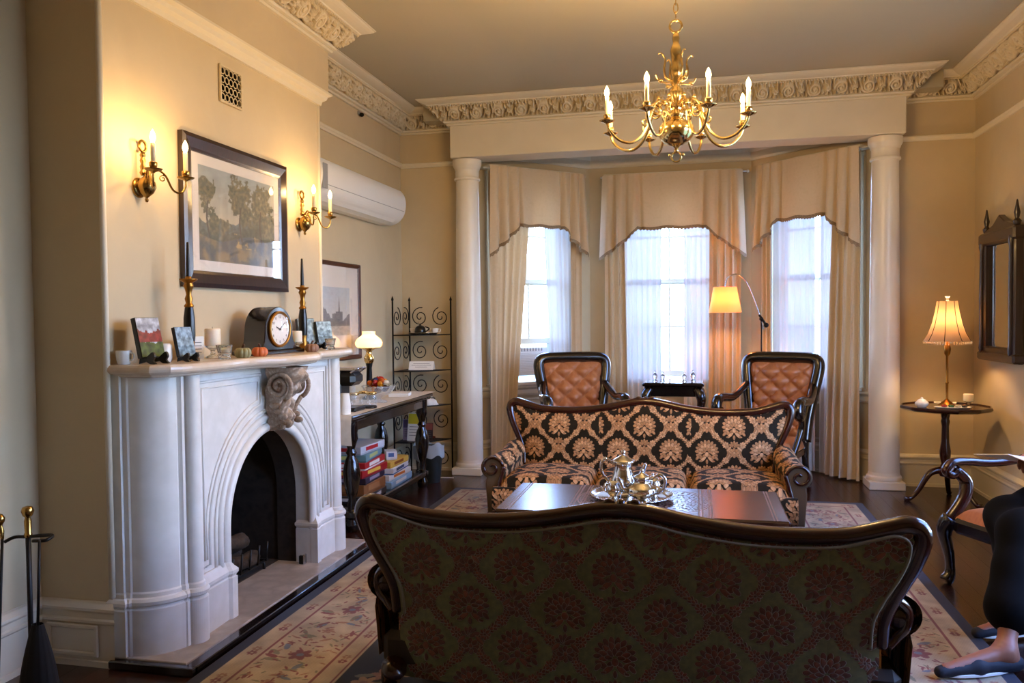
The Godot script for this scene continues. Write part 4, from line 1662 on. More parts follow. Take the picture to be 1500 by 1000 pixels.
func armchair(label: String, at: Vector3, turn: float) -> Node3D:
	var o := thing("tufted_armchair", label, "armchair", at, turn, "tufted leather armchairs in the bay")
	var lean := func(y: float) -> float: return -.30 - .22 * (y - .42)
	# show-wood back frame: broad moulded rail
	var half := [Vector2(.245, .40), Vector2(.255, .60), Vector2(.285, .80), Vector2(.315, .98), Vector2(.318, 1.06), Vector2(.29, 1.10), Vector2(.22, 1.115), Vector2(.0, 1.118)]
	var sp := spl(half, 6)
	var path := []
	for i in sp.size():
		path.append(Vector3(-sp[i].x, sp[i].y, lean.call(sp[i].y)))
	for i in range(sp.size() - 2, -1, -1):
		path.append(Vector3(sp[i].x, sp[i].y, lean.call(sp[i].y)))
	beg()
	tube(path, .052, 12, 1.0)
	done("back_frame", mt.ebony, o)
	beg()
	tufted(.235, .285, .44, 1.075, func(y: float) -> float: return lean.call(y) - .005, 6, 8, .06)
	done("tufted_back", mt.tan_leather, o)
	beg()
	var ob := []
	for p in path:
		ob.append(Vector2(p.x * .96, p.y))
	smo()
	grid(func(u: float, v: float) -> Vector3:
		var y := lerpf(.36, 1.10, v)
		return Vector3((.5 - u) * 2 * lerpf(.245, .30, v), y, lean.call(y) - .022 - .01 * sin(u * PI)), 10, 10)
	done("outside_back", mt.tan_leather, o)
	var arm_r := []
	for i in 43:
		arm_r.append(.030 + .016 * sin(PI * pow(i / 42.0, 1.6)))
	for s in [-1.0, 1.0]:
		beg()
		tube(spl([Vector3(s * .285, .90, lean.call(.90)), Vector3(s * .315, .83, -.28), Vector3(s * .335, .775, -.12), Vector3(s * .345, .785, .06), Vector3(s * .345, .775, .18), Vector3(s * .345, .70, .215), Vector3(s * .345, .665, .16), Vector3(s * .345, .70, .13)], 6), arm_r, 10)
		done("arm", mt.ebony, o)
		beg()
		tube(spl([Vector3(s * .345, .70, .17), Vector3(s * .335, .58, .09), Vector3(s * .315, .44, .15), Vector3(s * .30, .34, .22)], 5), .026, 9)
		done("arm_support", mt.ebony, o)
		beg()
		tube(spl([Vector3(s * .285, .36, .24), Vector3(s * .305, .25, .275), Vector3(s * .28, .10, .255), Vector3(s * .29, .014, .285)], 5), [.045, .046, .046, .044, .04, .036, .032, .028, .024, .021, .02, .02, .021, .023, .024, .024], 10)
		done("leg", mt.ebony, o)
		beg()
		tube(spl([Vector3(s * .245, .42, -.30), Vector3(s * .245, .22, -.31), Vector3(s * .25, .016, -.40)], 5), [.032, .031, .03, .03, .029, .028, .027, .025, .024, .022, .02], 10)
		done("leg", mt.ebony, o)
	beg()
	slab([Vector2(-.30, .27), Vector2(.30, .27), Vector2(.255, -.30), Vector2(-.255, -.30)], .29, .36, .012)
	done("seat_frame", mt.ebony, o)
	beg()
	smo()
	grid(func(u: float, v: float) -> Vector3:
		var a := (u - .5) * 2
		var b := (v - .5) * 2
		var e := maxf(0, (1 - pow(absf(a), 8)) * (1 - pow(absf(b), 8)))
		return Vector3(a * lerpf(.295, .25, v), .355 + .10 * pow(e, .4), -.01 - b * .275), 22, 22)
	done("seat", mt.tan_leather, o)
	return o

func open_armchair() -> void:
	# carved armchair at the edge of the rug; its seat is taken
	var face := Vector2(-.90, .436)
	var turn := atan2(face.x, face.y)
	var o := thing("open_armchair", "mahogany open armchair with tan seat beneath the seated person", "armchair", Vector3(1.89, 0, -4.59), turn)
	var w := .45
	for s in [-1.0, 1.0]:
		beg()
		tube(spl([Vector3(s * w, .74, -.30), Vector3(s * (w + .02), .67, -.14), Vector3(s * (w + .025), .655, .06), Vector3(s * (w + .025), .672, .24), Vector3(s * (w + .025), .668, .33), Vector3(s * (w + .025), .625, .365), Vector3(s * (w + .02), .60, .325), Vector3(s * (w + .02), .625, .295)], 6), .027, 10, .85)
		done("arm", mt.mahogany, o)
		beg()
		tube(spl([Vector3(s * (w + .02), .63, .31), Vector3(s * (w + .02), .56, .24), Vector3(s * w, .47, .27), Vector3(s * w, .36, .36)], 5), [.028, .03, .032, .033, .034, .035, .036, .037, .037, .036, .035, .034, .034, .034, .034, .034], 10)
		done("arm_support", mt.mahogany, o)
		beg()
		tube(spl([Vector3(s * (w - .01), .37, .36), Vector3(s * (w + .012), .30, .385), Vector3(s * w, .18, .365), Vector3(s * w, .07, .355), Vector3(s * w, .02, .385)], 5), [.046, .048, .048, .046, .044, .042, .039, .036, .033, .031, .029, .027, .026, .025, .026, .028, .031, .034, .036, .036, .034], 10)
		done("leg", mt.ebony, o)
		beg()
		tube(spl([Vector3(s * (w - .06), .42, -.32), Vector3(s * (w - .05), .2, -.34), Vector3(s * (w - .04), .018, -.42)], 5), .026, 9)
		done("leg", mt.ebony, o)
		beg()
		tube(spl([Vector3(s * (w - .06), .40, -.31), Vector3(s * (w - .02), .72, -.36), Vector3(s * (w - .05), 1.0, -.42), Vector3(s * (w - .16), 1.07, -.44), Vector3(0, 1.09, -.445)], 6), .026, 10)
		done("back_frame", mt.mahogany, o)
	beg()
	box(Vector3(0, .335, .02), Vector3(.86, .085, .70), .02)
	done("seat_frame", mt.ebony, o)
	beg()
	smo()
	grid(func(u: float, v: float) -> Vector3:
		var a := (u - .5) * 2
		var b := (v - .5) * 2
		var e := maxf(0, (1 - pow(absf(a), 8)) * (1 - pow(absf(b), 8)))
		return Vector3(a * .425, .37 + .075 * pow(e, .4), .02 - b * .335), 22, 22)
	done("seat", mt.tan_leather, o)
	beg()
	tufted(.35, .33, .47, 1.03, func(y: float) -> float: return -.33 - .2 * (y - .45), 6, 6, .03)
	done("tufted_back", mt.tan_leather, o)

func tea_table() -> void:
	var o := thing("tea_table", "small dark carved tea table between the two armchairs", "table", Vector3(-.20, 0, -7.75))
	beg()
	box(Vector3(0, .86, 0), Vector3(.56, .03, .42), .008)
	done("tabletop", mt.ebony, o)
	beg()
	flat()
	var m := M("tea_table_inlay", Color(.10, .12, .16), .08)
	box(Vector3(0, .8765, 0), Vector3(.52, .003, .38), .001)
	done("glass_inset", m, o)
	beg()
	for i in 14:
		box(Vector3(-.25 + i * .0385, .838, .20), Vector3(.02, .02, .014), .004)
	box(Vector3(0, .80, 0), Vector3(.50, .10, .36), .008)
	done("apron", mt.ebony, o)
	for sx in [-1.0, 1.0]:
		for sz in [-1.0, 1.0]:
			beg()
			tube(spl([Vector3(sx * .21, .82, sz * .14), Vector3(sx * .255, .74, sz * .185), Vector3(sx * .245, .60, sz * .175), Vector3(sx * .215, .30, sz * .145), Vector3(sx * .24, .02, sz * .17)], 5), [.05, .05, .05, .049, .047, .045, .042, .039, .036, .034, .031, .029, .027, .025, .023, .021, .020, .021, .023, .025, .025], 10)
			done("leg", mt.ebony, o)
	var kinds := [[-.17, .03, .085, "clear cut-glass figurine with a tall neck on the tea table"], [-.10, -.02, .07, "clear round glass bottle standing on the tea table"], [.10, .02, .075, "small clear stemmed glass on the tea table"], [.18, .0, .09, "tall clear glass ornament at the edge of the tea table"]]
	for k in kinds:
		var g := thing("glass_ornament", k[3], "glass ornament", Vector3(-.20 + k[0], .878, -7.75 + k[1]), 0, "glass ornaments on the tea table")
		var h: float = k[2]
		beg()
		lathe([Vector2(0, 0), Vector2(.022, 0), Vector2(.023, .006), Vector2(.010, h * .25), Vector2(.016, h * .4), Vector2(.024, h * .6), Vector2(.018, h * .8), Vector2(.008, h * .92), Vector2(0, h)], 14)
		done("ornament_body", mt.glass, g)
		beg()
		ball(Vector3(0, h + .008, 0), Vector3.ONE * .010, 8, 6)
		done("stopper", mt.glass, g)

func bulb_at(parent: Node3D, at: Vector3, energy: float, col := Color(1, .78, .45), s := 1.0) -> void:
	beg()
	lathe([Vector2(.006, 0), Vector2(.010, .008), Vector2(.0135, .020), Vector2(.011, .036), Vector2(.005, .050), Vector2(.0, .058)], 12)
	var b := done("bulb", mt.bulb, parent)
	b.position = at
	b.scale = Vector3.ONE * s
	lamp_light(parent, at + Vector3(0, .022 * s, 0), col, energy, .012)

func floor_lamp() -> void:
	var o := thing("floor_lamp", "slim dark floor lamp with an arched arm and glowing orange shade", "floor lamp", Vector3(.62, 0, -8.05))
	beg()
	lathe([Vector2(0, 0), Vector2(.14, 0), Vector2(.14, .012), Vector2(.12, .022), Vector2(.02, .03), Vector2(.012, .06)], 28)
	done("base", mt.dark_iron, o)
	beg()
	tube([Vector3(0, .03, 0), Vector3(0, 1.45, 0)], .008, 8)
	done("pole", mt.dark_iron, o)
	beg()
	tube(spl([Vector3(.02, 1.36, 0), Vector3(-.01, 1.48, 0), Vector3(-.07, 1.66, 0), Vector3(-.14, 1.82, 0), Vector3(-.22, 1.89, 0), Vector3(-.30, 1.87, 0), Vector3(-.33, 1.80, 0), Vector3(-.335, 1.73, 0)], 6), .0065, 8)
	done("arm", mt.chrome, o)
	beg()
	ball(Vector3(0, 1.46, 0), Vector3.ONE * .020, 10, 8)
	ball(Vector3(.045, 1.40, 0), Vector3.ONE * .024, 10, 8)
	tube([Vector3(-.02, 1.50, 0), Vector3(.055, 1.385, 0)], .011, 8)
	done("joint", mt.dark_iron, o)
	beg()
	lathe([Vector2(.155, 1.525), Vector2(.154, 1.53), Vector2(.11, 1.765), Vector2(.109, 1.77)], 36, Vector3(-.335, 0, 0))
	done("lamp_shade", mt.lamp_peach, o)
	beg()
	for k in 3:
		var a := TAU * k / 3
		tube([Vector3(-.335, 1.735, 0), Vector3(-.335 + cos(a) * .108, 1.762, sin(a) * .108)], .002, 5)
	lathe([Vector2(.013, 1.68), Vector2(.013, 1.74)], 10, Vector3(-.335, 0, 0))
	done("shade_fitter", mt.dark_iron, o)
	beg()
	ball(Vector3(-.335, 1.645, 0), Vector3(.028, .034, .028), 12, 8)
	done("bulb", mt.bulb, o)
	lamp_light(o, Vector3(-.335, 1.645, 0), Color(1, .68, .40), .30, .03)

func pedestal_table() -> void:
	var at := Vector3(1.94, 0, -6.98)
	var o := thing("pedestal_table", "dark tripod pedestal table with a scalloped top under the lamp", "table", at)
	var out := []
	for i in 96:
		var a := TAU * i / 96
		var r := .335 * (1.0 - .035 * absf(sin(a * 6)))
		out.append(Vector2(cos(a) * r, sin(a) * r))
	beg()
	plate(out, [Vector2(.03, .728), Vector2(.012, .735), Vector2(0, .745), Vector2(0, .755), Vector2(.006, .765), Vector2(.014, .765), Vector2(.02, .756)])
	done("tabletop", mt.mahogany, o)
	beg()
	lathe([Vector2(.035, .20), Vector2(.048, .22), Vector2(.045, .26), Vector2(.028, .30), Vector2(.040, .36), Vector2(.042, .40), Vector2(.030, .47), Vector2(.026, .60), Vector2(.034, .64), Vector2(.028, .66), Vector2(.036, .70), Vector2(.07, .73)], 20)
	done("pedestal", mt.mahogany, o)
	for k in 3:
		var a := TAU * k / 3 + .9
		var d := Vector3(cos(a), 0, sin(a))
		beg()
		tube(spl([d * .03 + Vector3(0, .25, 0), d * .12 + Vector3(0, .22, 0), d * .21 + Vector3(0, .08, 0), d * .27 + Vector3(0, .022, 0), d * .31 + Vector3(0, .022, 0)], 6), [.03, .03, .029, .028, .027, .026, .025, .024, .023, .022, .021, .02, .019, .018, .018, .018, .018, .018, .019, .02, .021, .022, .022, .021, .02], 9)
		done("leg", mt.mahogany, o)
	# lamp
	var l := thing("table_lamp", "table lamp with a cream bell shade and beaded fringe on a gilt stem", "table lamp", at + Vector3(.01, .7575, 0))
	beg()
	lathe([Vector2(0, 0), Vector2(.065, 0), Vector2(.066, .012), Vector2(.05, .022), Vector2(.038, .035), Vector2(.024, .045), Vector2(.011, .06), Vector2(.010, .18), Vector2(.015, .19), Vector2(.010, .20), Vector2(.010, .40), Vector2(.022, .42), Vector2(.028, .46), Vector2(.018, .50), Vector2(.012, .52), Vector2(.01, .60)], 18)
	done("stem", mt.old_gold, l)
	var shade := [Vector2(.172, .52), Vector2(.166, .525), Vector2(.135, .58), Vector2(.108, .66), Vector2(.088, .75), Vector2(.078, .82), Vector2(.076, .835)]
	beg()
	lathe(shade, 48, Vector3.ZERO, .05, 8)
	var ls := done("lamp_shade", mt.lamp_panel, l)
	beg()
	for k in 8:
		var a := TAU * (k + .5) / 8
		var pts := []
		for p in shade:
			pts.append(Vector3(cos(a) * p.x * .985, p.y, -sin(a) * p.x * .985))
		tube(pts, .0028, 5)
	done("shade_ribs", mt.brown_wood, ls)
	beg()
	for i in 56:
		var a := TAU * i / 56
		var r := .170 * (1.0 + .05 * (absf(cos(a * 4)) - .6))
		ball(Vector3(cos(a) * r, .512, -sin(a) * r), Vector3(.0055, .006, .0055), 6, 4)
		ball(Vector3(cos(a) * r, .500, -sin(a) * r), Vector3(.004, .005, .004), 5, 4)
	done("beaded_fringe", mt.glass, ls)
	beg()
	lathe([Vector2(.006, .83), Vector2(.012, .845), Vector2(.006, .855), Vector2(.017, .868), Vector2(.02, .876), Vector2(.0, .88)], 14)
	done("finial", mt.white_ceramic, l)
	beg()
	ball(Vector3(0, .69, 0), Vector3(.028, .036, .028), 12, 8)
	done("bulb", mt.bulb, l)
	lamp_light(l, Vector3(0, .69, 0), Color(1, .82, .58), .36, .03)
	# things on the table
	var t := thing("sugar_pot", "small round white ribbed pot with a lid beside the lamp foot", "pot", at + Vector3(-.19, .757, .07))
	beg()
	lathe([Vector2(0, 0), Vector2(.03, 0), Vector2(.048, .018), Vector2(.05, .035), Vector2(.036, .05), Vector2(.03, .054)], 24, Vector3.ZERO, .08, 16)
	done("body", mt.white_ceramic, t)
	beg()
	lathe([Vector2(.034, .052), Vector2(.026, .062), Vector2(.008, .068), Vector2(.01, .076), Vector2(0, .08)], 16)
	done("lid", mt.white_ceramic, t)
	t = thing("pillar_candle", "short white candle in a glass cup beside the lamp foot", "candle", at + Vector3(.16, .757, .02))
	beg()
	lathe([Vector2(0, 0), Vector2(.028, 0), Vector2(.026, .006), Vector2(.008, .014), Vector2(.008, .03), Vector2(.03, .042), Vector2(.034, .048), Vector2(.0, .047)], 18)
	done("glass_foot", mt.glass, t)
	beg()
	lathe([Vector2(0, .048), Vector2(.036, .048), Vector2(.037, .052), Vector2(.037, .10), Vector2(.034, .104), Vector2(0, .102)], 20)
	done("wax", mt.wax, t)
	t = thing("trinket_tray", "white oblong dish with small red and green trinkets in front of the lamp", "dish", at + Vector3(.015, .757, .13))
	beg()
	var dish := []
	for i in 32:
		var a := TAU * i / 32
		dish.append(Vector2(cos(a) * .135, sin(a) * .06))
	plate(dish, [Vector2(.02, 0), Vector2(.006, .006), Vector2(0, .012), Vector2(.004, .013), Vector2(.02, .008)])
	done("dish", mt.white_ceramic, t)
	for q in [[-.06, Color(.55, .08, .07)], [-.01, Color(.10, .30, .16)], [.04, Color(.75, .72, .66)], [.085, Color(.08, .08, .10)]]:
		var b := thing("trinket", "small %s trinket lying in the white dish" % ["red", "green", "cream", "black"][[-.06, -.01, .04, .085].find(q[0])], "trinket", at + Vector3(.015 + q[0], .766, .13), q[0] * 9)
		beg()
		box(Vector3(0, .009, 0), Vector3(.038, .018, .03), .005)
		done("trinket_block", M("trinket%d" % int(q[0] * 1000), q[1], .35), b)
		beg()
		box(Vector3(0, .0195, 0), Vector3(.018, .003, .014), .001)
		done("lid", mt.old_gold, b)

func wall_mirror() -> void:
	# hangs on the side wall; own frame: x along -z, z out of the wall
	var o := thing("wall_mirror", "tall dark carved mirror with turned finials on the wall by the lamp", "mirror", Vector3(XR - .002, 0, -6.80), -PI / 2)
	var w := .35
	beg()
	box(Vector3(0, 1.62, .02), Vector3(w * 2 - .06, 1.0, .03), .004)
	done("back_board", mt.ebony, o)
	for s in [-1.0, 1.0]:
		beg()
		box(Vector3(s * (w - .045), 1.62, .045), Vector3(.09, .96, .07), .012)
		T = xf(Vector3(s * (w - .045), 0, .082))
		lathe([Vector2(.018, 1.18), Vector2(.024, 1.22), Vector2(.018, 1.26), Vector2(.022, 1.6), Vector2(.018, 1.98), Vector2(.026, 2.02), Vector2(.018, 2.06)], 12)
		done("stile", mt.frame_wood, o)
		beg()
		T = xf(Vector3(s * (w - .04), 0, .05))
		lathe([Vector2(.022, 2.13), Vector2(.030, 2.16), Vector2(.014, 2.18), Vector2(.022, 2.22), Vector2(.012, 2.27), Vector2(.006, 2.31), Vector2(0, 2.32)], 12)
		done("finial", mt.frame_wood, o)
	beg()
	box(Vector3(0, 1.16, .05), Vector3(w * 2 + .06, .07, .09), .014)
	box(Vector3(0, 1.21, .045), Vector3(w * 2 - .02, .05, .07), .012)
	done("bottom_rail", mt.frame_wood, o)
	beg()
	box(Vector3(0, 2.075, .05), Vector3(w * 2 + .04, .10, .09), .016)
	var top := [Vector2(-w, 2.12), Vector2(-w + .1, 2.15), Vector2(-.12, 2.18), Vector2(0, 2.24), Vector2(.12, 2.18), Vector2(w - .1, 2.15), Vector2(w, 2.12)]
	upright(top, .02, .07, .006)
	done("cornice", mt.frame_wood, o)
	beg()
	box(Vector3(0, 1.62, .040), Vector3(w * 2 - .17, .80, .008), .002)
	done("mirror_glass", mt.mirror, o)

# ---------------------------------------------------------------- chandelier and sconces
func candle_arm(parent: Node3D, path: Array, r: float, tip: Vector3, energy: float, hgt: float, m: Material) -> void:
	beg()
	tube(path, r, 8)
	var a := done("arm", m, parent)
	beg()
	lathe([Vector2(.004, -.012), Vector2(.010, -.006), Vector2(.034, .002), Vector2(.040, .008), Vector2(.036, .009), Vector2(.012, .006), Vector2(.010, .012), Vector2(.017, .018), Vector2(.018, .036), Vector2(.013, .038), Vector2(0, .038)], 18, tip)
	done("drip_pan", m, a)
	beg()
	lathe([Vector2(0, .036), Vector2(.0105, .036), Vector2(.0105, .036 + hgt), Vector2(.006, .040 + hgt), Vector2(0, .040 + hgt)], 12, tip)
	done("candle_sleeve", mt.candle_sleeve, a)
	bulb_at(a, tip + Vector3(0, .038 + hgt, 0), energy, Color(1, .81, .54))

func chandelier() -> void:
	var c := Vector3(-.09, 0, -4.2)
	var o := thing("chandelier", "brass chandelier with eight lit candle bulbs hanging over the sofas", "chandelier", c)
	var br: Material = mt.brass
	beg()
	lathe([Vector2(0, 2.345), Vector2(.012, 2.35), Vector2(.018, 2.358), Vector2(.034, 2.364), Vector2(.064, 2.380), Vector2(.084, 2.408), Vector2(.090, 2.436), Vector2(.084, 2.462), Vector2(.056, 2.484), Vector2(.026, 2.486), Vector2(.020, 2.495)], 32, Vector3.ZERO)
	done("globe", br, o)
	beg()
	lathe([Vector2(.020, 2.49), Vector2(.034, 2.50), Vector2(.040, 2.52), Vector2(.024, 2.54), Vector2(.030, 2.56), Vector2(.034, 2.60), Vector2(.038, 2.63), Vector2(.028, 2.645), Vector2(.020, 2.66), Vector2(.026, 2.68), Vector2(.020, 2.70), Vector2(.024, 2.72), Vector2(.030, 2.745), Vector2(.020, 2.765), Vector2(.024, 2.80), Vector2(.028, 2.84), Vector2(.022, 2.86), Vector2(.014, 2.88), Vector2(.018, 2.90), Vector2(.014, 2.925), Vector2(.004, 2.93)], 24, Vector3.ZERO, .08, 12)
	done("stem", br, o)
	beg()
	tube(ring3(Vector3(0, 2.962, 0), .030, Vector3(0, 0, 1), 20), .006, 8, 1.0, Vector3.ZERO, true)
	done("hanging_ring", br, o)
	beg()
	tube(ring3(Vector3(0, 2.305, 0), .024, Vector3(0, 0, 1), 18), .005, 8, 1.0, Vector3.ZERO, true)
	ball(Vector3(0, 2.338, 0), Vector3.ONE * .012, 8, 6)
	for s in [-1.0, 1.0]:
		ball(Vector3(s * .034, 2.316, 0), Vector3.ONE * .008, 6, 5)
	done("bottom_ring", br, o)
	# chain
	var y := 3.01
	var k := 0
	while y < 3.47:
		beg()
		var lk := []
		for i in 14:
			var a := TAU * i / 14
			var p := Vector2(cos(a) * .011, sin(a) * .026)
			lk.append(Vector3(p.x if k % 2 else 0.0, y + p.y, 0.0 if k % 2 else p.x))
		tube(lk, .0032, 6, 1.0, Vector3.ZERO, true)
		done("chain_link", br, o)
		y += .042
		k += 1
	beg()
	lathe([Vector2(.008, 3.46), Vector2(.03, 3.47), Vector2(.062, 3.49), Vector2(.065, 3.503), Vector2(0, 3.503)], 24)
	done("ceiling_rose", br, o)
	for i in 8:
		var a := TAU * (i + .5) / 8 + .04
		var d := Vector3(cos(a), 0, -sin(a))
		var pts := []
		for p in [Vector2(.030, 2.555), Vector2(.075, 2.585), Vector2(.115, 2.565), Vector2(.140, 2.50), Vector2(.175, 2.415), Vector2(.235, 2.370), Vector2(.300, 2.378), Vector2(.350, 2.42), Vector2(.368, 2.462)]:
			pts.append(d * p.x + Vector3(0, p.y, 0))
		candle_arm(o, spl(pts, 5), .0075, d * .368 + Vector3(0, 2.466, 0), .31, .085, br)
		# leafy scroll on each arm
		beg()
		var w := Vector3.UP
		tube(spiral(d * .112 + Vector3(0, 2.535, 0), .034, .006, .4, 1.3, d, w, 20), .006, 6)
		tube(spiral(d * .165 + Vector3(0, 2.475, 0), .026, .005, 2.4, 1.2, d, w, 18), .005, 6)
		for q in [[.095, 2.595], [.135, 2.545], [.155, 2.50], [.085, 2.56]]:
			ball(d * q[0] + Vector3(0, q[1], 0), Vector3(.010, .013, .010), 7, 5)
		done("scroll_leaf", br, o)
	for i in 4:
		var a := TAU * i / 4 + .5
		var d := Vector3(cos(a), 0, -sin(a))
		beg()
		tube(spl([d * .02 + Vector3(0, 2.685, 0), d * .055 + Vector3(0, 2.70, 0), d * .066 + Vector3(0, 2.74, 0), d * .060 + Vector3(0, 2.79, 0), d * .080 + Vector3(0, 2.82, 0), d * .098 + Vector3(0, 2.815, 0)], 5), [.007, .007, .007, .007, .007, .006, .006, .006, .006, .006, .006, .006, .006, .0055, .005, .005, .005, .0045, .0045, .004, .004, .004, .0035, .0035, .003, .003], 7)
		tube(spl([d * .03 + Vector3(0, 2.675, 0), d * .075 + Vector3(0, 2.675, 0), d * .10 + Vector3(0, 2.69, 0), d * .112 + Vector3(0, 2.712, 0)], 5), .005, 6)
		ball(d * .085 + Vector3(0, 2.682, 0), Vector3(.014, .010, .014), 7, 5)
		done("horn_scroll", br, o)

func sconces() -> void:
	for q in [["brass wall sconce with two lit candles beside the landscape picture, above the printed blocks", -3.215], ["brass wall sconce with two lit candles between the landscape picture and the wall air conditioner", -4.735]]:
		var o := thing("wall_sconce", q[0], "wall sconce", Vector3(XB + .001, 0, q[1]), PI / 2, "pair of brass sconces")
		var bz: Material = mt.bronze
		# own frame: z out of the wall, x along
		beg()
		T = xf(Vector3(0, 2.105, .042))
		lathe([Vector2(0, -.068), Vector2(.006, -.066), Vector2(.009, -.056), Vector2(.005, -.048), Vector2(.014, -.040), Vector2(.030, -.026), Vector2(.042, 0), Vector2(.038, .024), Vector2(.020, .044), Vector2(.010, .052), Vector2(.008, .06)], 20)
		done("ball", bz, o)
		beg()
		T = xf(Vector3(0, 0, .026))
		lathe([Vector2(.010, 2.16), Vector2(.016, 2.172), Vector2(.010, 2.184), Vector2(.014, 2.198), Vector2(.009, 2.212), Vector2(.014, 2.226), Vector2(.009, 2.24), Vector2(.014, 2.252), Vector2(.006, 2.268)], 14)
		T = Transform3D()
		tube(ring3(Vector3(0, 2.292, .026), .024, Vector3(0, 0, 1), 18), .0065, 8, 1.0, Vector3.ZERO, true)
		done("back_stem", bz, o)
		beg()
		T = xf(Vector3(0, 2.105, 0), 0, PI / 2)
		lathe([Vector2(.046, 0), Vector2(.046, .008), Vector2(.034, .016), Vector2(0, .018)], 20)
		done("wall_plate", bz, o)
		for s in [-1.0, 1.0]:
			var tip := Vector3(s * .115, 2.155, .165)
			var pts := spl([Vector3(0, 2.16, .04), Vector3(s * .03, 2.185, .075), Vector3(s * .055, 2.165, .10), Vector3(s * .075, 2.10, .125), Vector3(s * .10, 2.09, .15), Vector3(s * .115, 2.12, .163), tip], 5)
			candle_arm(o, pts, .005, tip, .085, .085, bz)
			beg()
			tube(spiral(Vector3(s * .05, 2.15, .09), .016, .004, 1.0, 1.2, Vector3(s * .6, 0, .8), Vector3.UP, 14), .003, 5)
			done("curl", bz, o)

func furniture() -> void:
	rug()
	var near := sofa("damask sofa with its green outside back turned to the fireplace tools end", Vector3(-.250, .020, -2.84), PI)
	near.scale = Vector3(.965, .945, 1)
	sofa("beige and black damask sofa behind the coffee table, facing the room", Vector3(-.350, .020, -5.76), 0.0)
	coffee_table()
	armchair("tufted tan leather armchair in front of the window with the air conditioner", Vector3(-.98, 0, -7.11), .35)
	armchair("tufted tan leather armchair beside the arched floor lamp", Vector3(.58, 0, -7.14), -.42)
	tea_table()
	floor_lamp()
	pedestal_table()
	wall_mirror()
	chandelier()
	sconces()
	open_armchair()
	sideboard()
	etagere()
